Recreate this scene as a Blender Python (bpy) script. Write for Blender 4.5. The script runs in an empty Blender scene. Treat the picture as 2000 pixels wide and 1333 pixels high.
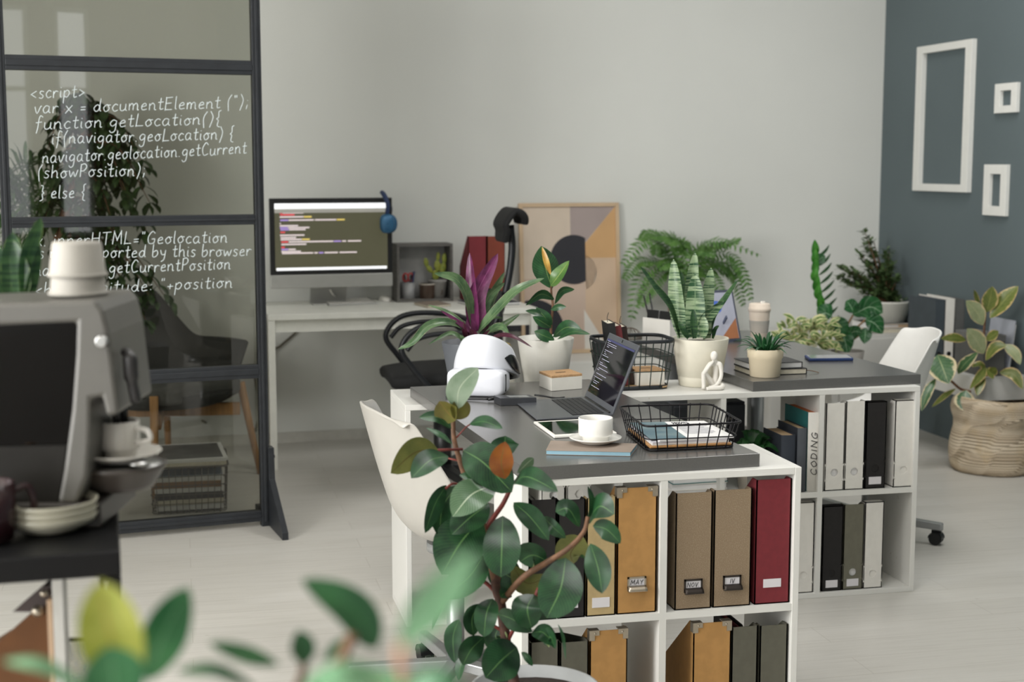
import bpy, bmesh, math, random
from mathutils import Vector as V, Matrix as MX
sc = bpy.context.scene
COL = sc.collection
R = random.Random(7)
# ------------------------------------------------------------------ camera, world, daylight, exposure
FPX = 2829.39; PITCH = .1220; YAW = .2240; CAMZ = 1.490
cd = bpy.data.cameras.new('camera'); cam = bpy.data.objects.new('camera', cd); COL.objects.link(cam)
cd.sensor_width = 36; cd.lens = FPX / 2000 * 36; cd.clip_start = .05; cd.clip_end = 60
cam.location = (0, 0, CAMZ); cam.rotation_euler = (math.pi / 2 - PITCH, 0, -YAW)
cd.dof.use_dof = True; cd.dof.focus_distance = 4.05; cd.dof.aperture_fstop = 3.6
sc.camera = cam
w = bpy.data.worlds.new('sky'); sc.world = w; w.use_nodes = True
w.node_tree.nodes['Background'].inputs[0].default_value = (.80, .90, 1, 1)
w.node_tree.nodes['Background'].inputs[1].default_value = 1.0
def area(name, loc, rot, sx, sy, power, col=(1, .985, .96)):
    l = bpy.data.lights.new(name, 'AREA'); l.shape = 'RECTANGLE'; l.size = sx; l.size_y = sy
    l.energy = power; l.color = col
    o = bpy.data.objects.new(name, l); COL.objects.link(o); o.location = loc; o.rotation_euler = rot
    return o
# daylight entering through the windows of the left wall and one behind the viewer; added, unseen fill lights under the ceiling
WINS = [(-3.6, -1.8), (-1.3, .7), (1.2, 3.0)]
for k, (a, b) in enumerate(WINS):
    area('daylight_window', (-3.38, (a + b) / 2, 1.95), (0, -math.pi / 2, 0), 2.5, b - a - .1, (30, 180, 250)[k])
area('daylight_window', (-1.7, -5.62, 1.95), (math.pi / 2, 0, 0), 2.4, 2.5, 10)
for x, y, p in ((.9, 2.9, 38), (2.9, 5.2, 46)):
    area('ceiling_fill_light', (x, y, 3.46), (0, 0, 0), 1.2, 1.2, p, (1, .99, .975))
REARW = [(-2.9, -.5), (1.38, 1.84), (2.12, 2.52)]
for a, b in REARW[1:]: area('daylight_window', ((a + b) / 2, -5.62, 1.95), (math.pi / 2, 0, 0), b - a, 2.5, 9)
vs = sc.view_settings
vs.view_transform = 'Standard'; vs.look = 'None'; vs.gamma = 1; vs.use_curve_mapping = False
vs.exposure = 0.0
cy = sc.cycles
cy.use_denoising = True; cy.max_bounces = 8; cy.diffuse_bounces = 4; cy.glossy_bounces = 4; cy.transparent_max_bounces = 12
cy.caustics_reflective = False; cy.caustics_refractive = False; cy.sample_clamp_indirect = 6
# ------------------------------------------------------------------ the view as a ruler
FW = V((math.sin(YAW) * math.cos(PITCH), math.cos(YAW) * math.cos(PITCH), -math.sin(PITCH)))
RT = V((math.cos(YAW), -math.sin(YAW), 0)); UP = RT.cross(FW); EYE = V((0, 0, CAMZ))
def ray(u, v): return FW + RT * ((u - 1000) / FPX) - UP * ((v - 666.5) / FPX)
def gz(u, v, z):
    d = ray(u, v); return EYE + d * ((z - CAMZ) / d.z)
def gy(u, v, y):
    d = ray(u, v); return EYE + d * (y / d.y)
def gx(u, v, x):
    d = ray(u, v); return EYE + d * (x / d.x)
def gd(u, v, s): return EYE + ray(u, v) * s
# ------------------------------------------------------------------ materials
def lin(c):
    f = lambda x: x / 12.92 if x <= .04045 else ((x + .055) / 1.055) ** 2.4
    return (f(c[0] / 255), f(c[1] / 255), f(c[2] / 255), 1)
class NT:
    def __init__(s, name):
        s.m = bpy.data.materials.new(name); s.m.use_nodes = True; s.t = s.m.node_tree; s.n = s.t.nodes
        s.b = s.n['Principled BSDF']; s.out = s.n['Material Output']
    def new(s, kind, **kw):
        n = s.n.new(kind)
        for k, v in kw.items(): setattr(n, k, v)
        return n
    def link(s, a, b): s.t.links.new(a, b)
    def mix(s, fac, a, b):
        n = s.new('ShaderNodeMix', data_type='RGBA')
        for i, x in ((0, fac), (6, a), (7, b)):
            if hasattr(x, 'is_linked'): s.link(x, n.inputs[i])
            else: n.inputs[i].default_value = x
        return n.outputs[2]
    def math(s, op, a, b=0.0):
        n = s.new('ShaderNodeMath', operation=op)
        for i, x in ((0, a), (1, b)):
            if hasattr(x, 'is_linked'): s.link(x, n.inputs[i])
            else: n.inputs[i].default_value = x
        return n.outputs[0]
    def ramp(s, f, lo, hi):
        n = s.new('ShaderNodeMapRange'); n.interpolation_type = 'SMOOTHSTEP'
        s.link(f, n.inputs[0]); n.inputs[1].default_value = lo; n.inputs[2].default_value = hi
        return n.outputs[0]
    def coord(s, scale=(1, 1, 1), kind='Object', rot=(0, 0, 0)):
        c = s.new('ShaderNodeTexCoord'); m = s.new('ShaderNodeMapping')
        s.link(c.outputs[kind], m.inputs[0]); m.inputs['Scale'].default_value = scale; m.inputs['Rotation'].default_value = rot
        return m.outputs[0]
    def noise(s, co, scale, detail=3.0):
        n = s.new('ShaderNodeTexNoise'); s.link(co, n.inputs[0]); n.inputs['Scale'].default_value = scale; n.inputs['Detail'].default_value = detail
        return n.outputs[0]
    def bump(s, h, strength, dist=.002):
        n = s.new('ShaderNodeBump'); n.inputs['Strength'].default_value = strength; n.inputs['Distance'].default_value = dist
        s.link(h, n.inputs['Height']); s.link(n.outputs[0], s.b.inputs['Normal'])
def mat(name, col, rough=.5, metal=0, var=.05, ns=20, bump=0, bs=200, stretch=(1, 1, 1), coat=0, emit=None, es=1, spec=.5, col2=None, lo=.35, hi=.65):
    """Plain surface with a little natural mottling; col2: second colour of the mottling."""
    t = NT(name); b = t.b
    co = t.coord(stretch)
    nz = t.noise(co, ns)
    c1 = lin(col); c2 = lin(col2) if col2 else tuple(x * (1 - var * 2.2) for x in c1[:3]) + (1,)
    t.link(t.mix(t.ramp(nz, lo, hi), c1, c2), b.inputs['Base Color'])
    b.inputs['Roughness'].default_value = rough; b.inputs['Metallic'].default_value = metal
    b.inputs['Specular IOR Level'].default_value = spec
    if coat: b.inputs['Coat Weight'].default_value = coat; b.inputs['Coat Roughness'].default_value = .08
    if emit: b.inputs['Emission Color'].default_value = lin(emit); b.inputs['Emission Strength'].default_value = es
    if bump: t.bump(t.noise(co, bs, 2), bump)
    return t.m
def leafmat(name, top, dark, rib, under=None, edge=None, ew=.36, rough=.32, bands=None, vein=26, red=None):
    """UV: x across the blade (.5 = midrib), y from base to tip."""
    t = NT(name); b = t.b
    uv = t.new('ShaderNodeUVMap'); sp = t.new('ShaderNodeSeparateXYZ'); t.link(uv.outputs[0], sp.inputs[0])
    ax = t.math('ABSOLUTE', t.math('SUBTRACT', sp.outputs[0], .5))
    co = t.coord()
    nz = t.noise(co, 30)
    c = t.mix(t.ramp(nz, .3, .7), lin(top), lin(dark))
    if bands:
        cb = t.coord((9, 9, 170)); nb = t.noise(cb, 1.2, 4)
        c = t.mix(t.ramp(nb, .47, .57), c, lin(bands))
    else:
        sv = t.math('SINE', t.math('MULTIPLY', t.math('SUBTRACT', sp.outputs[1], t.math('MULTIPLY', ax, .5)), vein * 6.28))
        c = t.mix(t.math('MULTIPLY', t.ramp(sv, .75, 1), .22), c, lin(rib))
    if edge:
        e = t.math('ADD', ax, t.math('MULTIPLY', t.math('SUBTRACT', t.noise(co, 60, 4), .5), .35))
        c = t.mix(t.ramp(e, ew, ew + .05), c, lin(edge))
    c = t.mix(t.ramp(ax, .025, .008), c, lin(rib))
    if under:
        g = t.new('ShaderNodeNewGeometry'); c = t.mix(g.outputs['Backfacing'], c, lin(under))
    t.link(c, b.inputs['Base Color']); b.inputs['Roughness'].default_value = rough
    b.inputs['Specular IOR Level'].default_value = .45
    tr = t.new('ShaderNodeBsdfTranslucent'); t.link(c, tr.inputs[0])
    ms = t.new('ShaderNodeMixShader'); ms.inputs[0].default_value = .12
    t.link(b.outputs[0], ms.inputs[1]); t.link(tr.outputs[0], ms.inputs[2]); t.link(ms.outputs[0], t.out.inputs[0])
    return t.m
# ------------------------------------------------------------------ shape collector
def bez(pts, n=12):
    """Smooth path through the points."""
    P = [V(p) for p in pts]
    if len(P) == 2: return [P[0].lerp(P[1], i / n) for i in range(n + 1)]
    Q = [P[0] * 2 - P[1]] + P + [P[-1] * 2 - P[-2]]; out = []
    seg = max(2, round(n / (len(P) - 1)))
    for k in range(1, len(P)):
        a, b, c, d = Q[k - 1], Q[k], Q[k + 1], Q[k + 2]
        for i in range(seg):
            t = i / seg
            out.append(.5 * (2 * b + (c - a) * t + (2 * a - 5 * b + 4 * c - d) * t * t + (3 * b - 3 * c + d - a) * t ** 3))
    return out + [P[-1]]
def frame(d):
    d = d.normalized(); a = V((0, 0, 1)) if abs(d.z) < .9 else V((1, 0, 0))
    x = d.cross(a).normalized(); return x, d.cross(x).normalized()
def rot2(x, y, a): return x * math.cos(a) - y * math.sin(a), x * math.sin(a) + y * math.cos(a)
class G:
    def __init__(s): s.v = []; s.f = []; s.uv = []; s.sm = []; s.mi = []; s.cm = 0
    def add(s, vs, fs, smooth=False, uvs=None):
        o = len(s.v); s.v += [V(p) for p in vs]
        for i, f in enumerate(fs):
            s.f.append([k + o for k in f]); s.sm.append(smooth); s.mi.append(s.cm)
        s.uv += uvs if uvs else [(0, 0)] * len(vs)
        return s
    def box(s, c, d, rz=0, rx=0, ry=0):
        m = MX.Rotation(rz, 3, 'Z') @ MX.Rotation(ry, 3, 'Y') @ MX.Rotation(rx, 3, 'X'); c = V(c)
        vs = [c + m @ V((x * d[0] / 2, y * d[1] / 2, z * d[2] / 2)) for x in (-1, 1) for y in (-1, 1) for z in (-1, 1)]
        return s.add(vs, [(0, 1, 3, 2), (4, 6, 7, 5), (0, 4, 5, 1), (2, 3, 7, 6), (0, 2, 6, 4), (1, 5, 7, 3)])
    def b2(s, a, b): return s.box([(a[i] + b[i]) / 2 for i in range(3)], [abs(b[i] - a[i]) for i in range(3)])
    def prism(s, poly, z0, z1=None, ax=2, smooth=False):
        """poly: 2-D outline (other two axes in order) pushed from z0 to z1 along axis ax; or 3-D outline pushed up by z0."""
        n = len(poly)
        if len(poly[0]) == 3: lo = [V(p) for p in poly]; hi = [p + V((0, 0, z0)) for p in lo]
        else:
            def mk(p, z): q = list(p); q.insert(ax, z); return V(q)
            lo = [mk(p, z0) for p in poly]; hi = [mk(p, z1) for p in poly]
        s.add(lo + hi, [tuple(range(n))[::-1], tuple(range(n, 2 * n))])
        s.add(lo + hi, [(i, (i + 1) % n, n + (i + 1) % n, n + i) for i in range(n)], smooth)
        return s
    def cyl(s, p0, p1, r0, r1=None, n=16, caps=True):
        p0, p1 = V(p0), V(p1); r1 = r0 if r1 is None else r1; x, y = frame(p1 - p0)
        ring = lambda p, r: [p + (x * math.cos(6.2832 * i / n) + y * math.sin(6.2832 * i / n)) * r for i in range(n)]
        s.add(ring(p0, r0) + ring(p1, r1), [(i, (i + 1) % n, n + (i + 1) % n, n + i) for i in range(n)], True)
        if caps: s.add(ring(p0, r0) + ring(p1, r1), [tuple(range(n))[::-1], tuple(range(n, 2 * n))])
        return s
    def tube(s, pts, r, n=8, closed=False, smooth=0):
        P = bez(pts, smooth) if smooth else [V(p) for p in pts]
        m = len(P); rr = r if callable(r) else (lambda t: r)
        ref = None; vs = []
        for i, p in enumerate(P):
            d = (P[(i + 1) % m] - P[i - 1]) if closed else (P[min(i + 1, m - 1)] - P[max(i - 1, 0)])
            if d.length < 1e-9: d = V((0, 0, 1))
            d.normalize()
            if ref is None: x, _ = frame(d)
            else:
                x = ref - d * ref.dot(d); x = x.normalized() if x.length > 1e-6 else frame(d)[0]
            ref = x; y = d.cross(x); q = rr(i / max(1, m - 1))
            vs += [p + (x * math.cos(6.2832 * k / n) + y * math.sin(6.2832 * k / n)) * q for k in range(n)]
        fs = [(i * n + k, i * n + (k + 1) % n, ((i + 1) % m) * n + (k + 1) % n, ((i + 1) % m) * n + k) for i in range(m if closed else m - 1) for k in range(n)]
        s.add(vs, fs, True)
        if not closed: s.add(vs[:n] + vs[-n:], [tuple(range(n))[::-1], tuple(range(n, 2 * n))], True)
        return s
    def lathe(s, prof, c=(0, 0, 0), n=32, sy=1, smooth=True):
        c = V(c); vs = []
        for r, z in prof: vs += [c + V((r * math.cos(6.2832 * k / n), sy * r * math.sin(6.2832 * k / n), z)) for k in range(n)]
        m = len(prof)
        return s.add(vs, [(i * n + k, i * n + (k + 1) % n, (i + 1) * n + (k + 1) % n, (i + 1) * n + k) for i in range(m - 1) for k in range(n)], smooth)
    def grid(s, fn, nu, nv, cu=False, smooth=True):
        vs = [V(fn(i / nu, j / nv)) for i in range(nu + (0 if cu else 1)) for j in range(nv + 1)]
        uv = [(j / nv, i / nu) for i in range(nu + (0 if cu else 1)) for j in range(nv + 1)]
        M = nu if cu else nu + 1; w = nv + 1
        return s.add(vs, [(i * w + j, ((i + 1) % M) * w + j, ((i + 1) % M) * w + j + 1, i * w + j + 1) for i in range(nu) for j in range(nv)], smooth, uv)
    def rbox(s, c, d, r, n=5, rz=0):
        """Slab with rounded upright corners."""
        pts = []
        for sx, sy, a0 in ((1, 1, 0), (-1, 1, 90), (-1, -1, 180), (1, -1, 270)):
            for k in range(n + 1):
                a = math.radians(a0 + 90 * k / n)
                pts.append((sx * (d[0] / 2 - r) + r * math.cos(a), sy * (d[1] / 2 - r) + r * math.sin(a)))
        pts = [rot2(x, y, rz) for x, y in pts]
        return s.prism([(c[0] + x, c[1] + y) for x, y in pts], c[2] - d[2] / 2, c[2] + d[2] / 2)
    def ball(s, c, r, n=12, m=8):
        c = V(c); r = V(r) if hasattr(r, '__len__') else V((r, r, r))
        return s.grid(lambda u, v: c + V((r.x * math.cos(6.2832 * u) * math.sin(math.pi * v), r.y * math.sin(6.2832 * u) * math.sin(math.pi * v), -r.z * math.cos(math.pi * v))), n, m, cu=True)
    def leaf(s, pts, w, nrm, fold=.18, peak=.5, q=.8, nl=12, wave=0, base=0, curl=0):
        """Leaf blade along a path, width w at its widest (peak 0..1), facing nrm."""
        P = bez(pts, nl); m = len(P) - 1; p = math.log(.5) / math.log(peak); vs = []; uv = []; nrm = V(nrm)
        for i, c in enumerate(P):
            t = i / m; d = (P[min(i + 1, m)] - P[max(i - 1, 0)]).normalized()
            n = nrm - d * nrm.dot(d); n = n.normalized() if n.length > 1e-4 else frame(d)[0]
            a = d.cross(n); h = w / 2 * max(base * (1 - t), math.sin(math.pi * min(1, max(0, t ** p))) ** q)
            if i == m: h = w * .004
            for k in (-1, -.55, 0, .55, 1):
                f = fold * h * abs(k) - curl * h * k * k
                vs.append(c + a * (h * k) + n * (f + wave * h * abs(k) * math.sin(t * 17 + k * 2)))
                uv.append((.5 + k / 2, t))
        return s.add(vs, [(i * 5 + k, i * 5 + k + 1, i * 5 + k + 6, i * 5 + k + 5) for i in range(m) for k in range(4)], True, uv)
    def text(s, strokes, r, place, n=6):
        for st in strokes:
            P = [place(x, y) for x, y in st]
            if len(P) == 1: s.ball(P[0], r * 1.15, 6, 4)
            else: s.tube(bez(P, 3 * (len(P) - 1)) if len(P) > 2 else P, r, n)
        return s
    def xf(s, m): s.v = [m @ p for p in s.v]; return s
RM = {}
def obj(name, g, m, parent=None, world=False, bevel=0, solid=0, sub=0, kind=None, label=None, seg=2, autosm=True):
    me = bpy.data.meshes.new(name)
    if world and parent is not None:
        inv = RM[parent.name].inverted(); g.v = [inv @ p for p in g.v]
    me.from_pydata([tuple(p) for p in g.v], [], g.f)
    me.polygons.foreach_set('use_smooth', g.sm)
    for x in (m if isinstance(m, (list, tuple)) else [m]): me.materials.append(x)
    if any(g.mi): me.polygons.foreach_set('material_index', g.mi)
    ul = me.uv_layers.new(name='UVMap'); li = [0] * len(me.loops); me.loops.foreach_get('vertex_index', li)
    ul.data.foreach_set('uv', [x for i in li for x in g.uv[i]])
    bm = bmesh.new(); bm.from_mesh(me)
    if not any(n != (0, 0) for n in g.uv):
        bmesh.ops.remove_doubles(bm, verts=bm.verts, dist=1e-6); bmesh.ops.recalc_face_normals(bm, faces=bm.faces)
        if bevel:
            ed = [e for e in bm.edges if len(e.link_faces) == 2 and e.calc_face_angle(0) > .6]
            bmesh.ops.bevel(bm, geom=ed, offset=bevel, segments=seg, affect='EDGES', clamp_overlap=True, profile=.5)
    bm.to_mesh(me); bm.free(); me.update()
    o = bpy.data.objects.new(name, me); COL.objects.link(o)
    if parent is not None: o.parent = parent; RM[o.name] = RM[parent.name]
    else: RM[o.name] = MX.Identity(4)
    if solid: md = o.modifiers.new('thickness', 'SOLIDIFY'); md.thickness = solid; md.offset = 0
    if sub: md = o.modifiers.new('smooth', 'SUBSURF'); md.levels = sub; md.render_levels = sub
    if kind: o['kind'] = kind
    if label: o['label'] = label
    return o
def thing(name, label, cat, loc=(0, 0, 0), rz=0, group=None):
    o = bpy.data.objects.new(name, None); COL.objects.link(o); o.empty_display_size = .05
    o.location = loc; o.rotation_euler = (0, 0, rz)
    RM[o.name] = MX.Translation(V(loc)) @ MX.Rotation(rz, 4, 'Z')
    return tag(o, label, cat, group)
def tag(o, label, cat, group=None):
    o['label'] = label; o['category'] = cat
    if group: o['group'] = group
    return o
def kids(o): return [c for c in COL.objects if c.parent is o]
def copy_tree(o, parent=None):
    c = o.copy(); COL.objects.link(c)
    if parent is not None: c.parent = parent
    for k in kids(o): copy_tree(k, c)
    return c
def copy_thing(o, label, loc, rz=0):
    c = copy_tree(o); c['label'] = label; c.location = loc; c.rotation_euler = (0, 0, rz); return c
def struct(name, g, m, bevel=0): return obj(name, g, m, kind='structure', bevel=bevel)
# leaf laid along points seen at (pixel u, pixel v, distance); true width given in pixels at that distance
def lpx(pp, wpx, turn=0, **k):
    P = [gd(*p) for p in pp]; dm = sum(p[2] for p in pp) / len(pp)
    d = (P[-1] - P[0]).normalized(); n = (EYE - P[0]).normalized(); n = (n - d * n.dot(d)).normalized()
    n = MX.Rotation(math.radians(turn), 3, d) @ n
    return G().leaf(P, wpx * dm / FPX, n, **k)
# ------------------------------------------------------------------ handwriting: pen strokes per character
FONT = {}
def _f(s):
    for ln in s.strip().split('\n'):
        ch, wd, *st = ln.split()
        FONT[ch] = (float(wd), [[tuple(float(q) for q in p.split(',')) for p in t.split(';')] for t in st])
_f('''
a 5.2 4,4.4;2,5;.4,2.6;1.6,.1;3.6,1.6;4,4.6;3.9,1;5,.3
b 4.8 .6,9;.5,4;.7,.2;2.6,.1;4,2.4;3,4.6;1,3.4
c 4.2 3.8,4.2;2.2,5;.5,2.6;1.8,.1;4,.9
d 5.2 3.9,3.4;2.4,4.6;.4,2.4;1.6,.1;3.6,1.6;4.2,9;4.1,1.2;5,.3
e 4.4 .6,2.5;3.4,3.2;2.6,4.9;.7,3.2;1.2,.4;4,.8
f 4.2 4,8;2.6,9;1.8,6.5;1.6,1;1,-2.8 .2,4.4;3.6,4.8
g 5 4,4.2;2.2,5;.5,2.8;1.8,.8;3.8,2.4;4.1,4.6;3.6,-2.2;1.6,-3.6;.4,-2.2
h 5 .6,9;.6,.1 .7,3;2.6,4.9;3.8,3.4;3.9,.3;4.8,.2
i 2 .8,4.6;.8,.9;1.6,.2 .9,6.6
l 2 .8,9;.7,1;1.6,.2
m 7 .5,4.8;.6,.1 .7,3.2;2,4.8;3,3.4;3,.2 3.1,3.2;4.6,4.9;5.7,3.4;5.8,.4;6.6,.3
n 5 .5,4.8;.6,.1 .7,3.2;2.4,4.9;3.7,3.4;3.8,.5;4.8,.4
o 4.8 2.4,5;.5,2.8;1.8,.1;4,2;2.6,4.9;3.4,4.4;4.7,4.6
p 4.8 .6,4.8;.4,-3.8 .7,3.4;2.6,5;4.1,3;2.6,.3;.7,1
r 3.8 .5,4.8;.6,.1 .7,2.8;2,4.7;3.6,4.2
s 4 3.5,4.4;1.8,5;.9,3.6;3.2,1.8;2.2,.1;.4,.7
t 3.8 1.9,8;1.7,1.2;2.4,.1;3.7,.6 .2,5;3.6,5.3
u 5 .5,4.8;.6,1;2,.1;3.7,1.6;3.9,4.8;3.9,1;4.8,.2
v 4.4 .3,4.8;1.9,.1;3.8,4.9;4.3,4.7
w 6.2 .3,4.8;1.4,.2;3,3.8;4.2,.2;5.8,4.9
x 4.6 .4,4.8;2.2,2.4;4.2,.1 4.2,5;2.2,2.4;.3,-.4
y 4.6 .4,4.8;1.4,1.6;3.6,1.8 3.9,4.8;3.2,-1.6;1.2,-3.4
E 5.6 4.8,8.8;.8,8.4;.8,8.4;.6,.2;.6,.2;4.8,.4 .8,4.5;4.2,4.8
L 5 1.2,8.8;.7,.4;.7,.4;4.8,.5
G 6 5,7.6;3.2,9;.8,5.4;1.4,.8;4.6,.9;5,3.8;5,3.8;3,3.6
C 5.8 5,7.4;3,9;.7,5;2,.3;5.2,1.2
P 5 .8,8.8;.7,.1 .7,8.4;3.2,9;4.4,6.8;2.8,4.4;.8,4.2
H 6.2 .8,8.8;.6,.1 5.2,9;5,.1 .7,4.6;5.1,4.8
T 5.8 .2,8.6;5.6,9 2.8,8.7;2.6,.1
M 7 .6,.1;1.2,8.8;1.2,8.8;3.4,3;3.4,3;5.6,9;5.6,9;6.2,.1
N 6.4 .6,.1;.9,8.8;.9,8.8;5,.3;5,.3;5.4,9
A 5.6 .3,.1;2.8,8.9;2.8,8.9;5,.1 1.2,3;4.2,3.2
Y 5.2 .4,8.8;2.6,4.6;2.6,4.6;2.5,.1 4.8,9;2.6,4.6
O 6 3,8.9;.6,5;2.6,.1;5.4,3.8;3.4,8.8
V 5.4 .3,8.8;2.5,.1;2.5,.1;5,9
I 3 1.5,8.8;1.4,.1
D 5.4 .7,.1;.8,8.8;.8,8.8;3.6,8.2;4.8,4.6;3.4,.6;.7,.1
F 5 .7,.1;.8,8.8;.8,8.8;4.6,8.8 .8,4.8;3.8,4.8
R 5.4 .7,.1;.8,8.8;3.4,8.8;4.2,6.6;.8,4.4;.8,4.4;4.8,.1
< 5 4.2,5;.8,2.8;.8,2.8;4.2,.6
> 5 .8,5;4.2,2.8;4.2,2.8;.8,.6
= 4.6 .8,3.4;3.8,3.6 .8,1.6;3.8,1.8
( 3.4 2.8,9.4;.9,5;1.6,-2
) 3.4 .8,9.4;2.6,5;1,-2
{ 4 3.2,9.6;1.8,8.6;2,5;.8,3.8;2,2.6;1.6,-1;3.4,-2
} 4 .8,9;2.4,8.4;2,5;3.2,3.8;2,2.8;2.6,-.4;.6,-1.6
; 2.4 1.4,5 1.5,2;1,-1
: 2.4 1.1,4.4 1,1
" 3.4 1,8.8;.9,7 2.2,8.8;2.1,7
. 2 .8,.3
+ 4.4 2.2,4.6;2.1,1 .5,2.8;3.9,3
''')
def write(line):
    """Strokes and total advance of a written line, in pen units."""
    out = []; x = 0
    for ch in line:
        if ch == ' ': x += 3.4; continue
        wd, st = FONT[ch]
        dy = R.uniform(-.25, .25)
        out += [[(x + a + b * .12, b + dy) for a, b in s] for s in st]; x += wd + .7
    return out, x
# ------------------------------------------------------------------ materials
W_BACK = mat('painted_wall', (218, 219, 214), .92, var=.02, ns=.8, bump=.06, bs=60)
W_BLUE = mat('slate_blue_wall', (94, 106, 109), .9, var=.05, ns=.7, bump=.08, bs=60)
W_REAR = mat('warm_brown_wall', (120, 98, 78), .85, var=.04, ns=.8)
W_WHITE = mat('white_wall', (222, 220, 214), .9, var=.02, ns=.8)
def floormat():
    t = NT('whitewashed_planks'); b = t.b
    co = t.coord((1, 1, 1)); br = t.new('ShaderNodeTexBrick'); t.link(co, br.inputs[0])
    br.inputs['Scale'].default_value = 1; br.inputs['Brick Width'].default_value = 1.3; br.inputs['Row Height'].default_value = .145
    br.inputs['Mortar Size'].default_value = .0015; br.inputs['Mortar Smooth'].default_value = .3
    br.inputs['Color1'].default_value = lin((202, 199, 192)); br.inputs['Color2'].default_value = lin((196, 193, 186)); br.inputs['Mortar'].default_value = lin((182, 178, 170))
    g = t.noise(t.coord((2.2, 34, 1)), 2.0, 6); g2 = t.noise(t.coord((1, 4, 1)), 1.1, 3)
    c = t.mix(t.math('MULTIPLY', t.ramp(g, .42, .78), .26), br.outputs[0], lin((168, 164, 156)))
    c = t.mix(t.math('MULTIPLY', t.ramp(g2, .5, .75), .35), c, lin((212, 210, 205)))
    sp = t.noise(t.coord((3, 9, 1)), 5, 2); c = t.mix(t.math('MULTIPLY', t.ramp(sp, .74, .8), .4), c, lin((140, 132, 118)))
    t.link(c, b.inputs['Base Color']); b.inputs['Roughness'].default_value = .38
    t.link(t.math('ADD', t.math('MULTIPLY', g, .18), .3), b.inputs['Roughness'])
    t.bump(g, .12, .001)
    return t.m
FLOOR = floormat()
WHITE = mat('white_laminate', (218, 217, 212), .42, var=.02, ns=6)
WHITE_CHIP = mat('worn_white_laminate', (217, 216, 211), .45, var=.0, ns=55, col2=(196, 190, 178), lo=.7, hi=.78)
GREY_TOP = mat('dark_grey_laminate', (90, 89, 87), .25, var=.04, ns=300, spec=.95)
METAL_DK = mat('graphite_metal', (45, 48, 52), .45, metal=.3, var=.08)
BLACK = mat('black_plastic', (20, 21, 22), .42, var=.1)
BLACKF = mat('black_mesh_fabric', (16, 17, 18), .85, var=.2, ns=200, bump=.4, bs=500)
WIREB = mat('black_wire', (22, 20, 24), .4, metal=.5)
WIREG = mat('dark_green_wire', (20, 38, 32), .45, metal=.2)
CHROME = mat('steel', (190, 190, 188), .28, metal=1, var=.02)
SILVER = mat('silver_paint', (168, 170, 170), .38, metal=.55, var=.03)
WHITEP = mat('white_plastic', (236, 233, 226), .36, var=.01)
PAPER = mat('paper', (226, 225, 224), .8, var=.02)
CREAM = mat('cream_paper', (222, 214, 194), .85, var=.04, ns=80)
CERAM = mat('white_ceramic', (232, 230, 224), .18, var=.01, coat=.4)
CORK = mat('cork', (188, 150, 108), .85, var=.1, ns=160, bump=.3, bs=300)
BIRCH = mat('light_plywood', (192, 160, 118), .6, var=.08, ns=8, stretch=(1, 12, 1))
WOODL = mat('oiled_oak', (178, 132, 82), .5, var=.12, ns=6, stretch=(8, 8, 1))
SOIL = mat('potting_soil', (48, 38, 30), .95, var=.2, ns=90, bump=.8, bs=120)
STEM = mat('woody_stem', (118, 84, 60), .7, var=.18, ns=60, bump=.3)
STEMG = mat('green_stem', (96, 112, 56), .6, var=.12, ns=40)
STEMR = mat('red_stem', (120, 46, 38), .55, var=.15, ns=40)
def glassmat():
    t = NT('clear_pane'); t.n.remove(t.b)
    tr = t.new('ShaderNodeBsdfTransparent'); tr.inputs[0].default_value = lin((194, 195, 186))
    gl = t.new('ShaderNodeBsdfGlossy'); gl.inputs['Roughness'].default_value = .0; gl.inputs[0].default_value = (.9, .9, .9, 1)
    fr = t.new('ShaderNodeFresnel'); fr.inputs[0].default_value = 1.5
    ms = t.new('ShaderNodeMixShader'); t.link(t.math('MULTIPLY', fr.outputs[0], 1.0), ms.inputs[0]); t.link(tr.outputs[0], ms.inputs[1]); t.link(gl.outputs[0], ms.inputs[2]); t.link(ms.outputs[0], t.out.inputs[0])
    return t.m
PANE = glassmat()
# ------------------------------------------------------------------ the room
WB, WK = 7.7265, .0456
def wy(x): return WB + WK * x
def wallpt(u, v, off=0):
    d = ray(u, v); return EYE + d * ((WB - off) / (d.y - WK * d.x))
RX = 4.035
XL, YF, ZC = -3.2, -5.5, 3.5
struct('floor', G().b2((XL - .2, YF - .2, -.12), (RX + .2, 8.2, 0)), FLOOR)
struct('ceiling', G().b2((XL - .2, YF - .2, ZC), (RX + .2, 8.2, ZC + .12)), W_WHITE)
struct('wall_back', G().prism([(XL - .2, wy(XL - .2)), (RX + .2, wy(RX + .2)), (RX + .2, 8.25), (XL - .2, 8.25)], 0, ZC), W_BACK)
struct('wall_right', G().b2((RX, YF, 0), (RX + .15, 7.95, ZC)), W_BLUE)
def openwall(axis, at, thick, lo, hi, holes, z0, z1):
    g = G(); c = lo
    def put(a, b, p, q):
        if axis == 0: g.b2((at, a, p), (at + thick, b, q))
        else: g.b2((a, at, p), (b, at + thick, q))
    for a, b in holes:
        put(c, a, 0, ZC); put(a, b, 0, z0); put(a, b, z1, ZC); c = b
    put(c, hi, 0, ZC); return g
struct('wall_left', openwall(0, XL - .15, .15, YF, 7.7, WINS, .65, 3.25), W_WHITE)
struct('wall_rear', openwall(1, YF - .15, .15, XL - .15, RX + .15, REARW, .65, 3.25), W_REAR)
WFR = mat('white_window_frame', (232, 232, 230), .4)
for k, (a, b) in enumerate(WINS):
    g = G(); x = XL - .08
    for q in (a, (a + b) / 2 - .025, b - .05): g.b2((x, q, .65), (x + .05, q + .05, 3.25))
    for z in (.65, 2.3, 3.2): g.b2((x, a, z), (x + .05, b, z + .05))
    struct('window_%d' % (k + 1), g, WFR)
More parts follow.
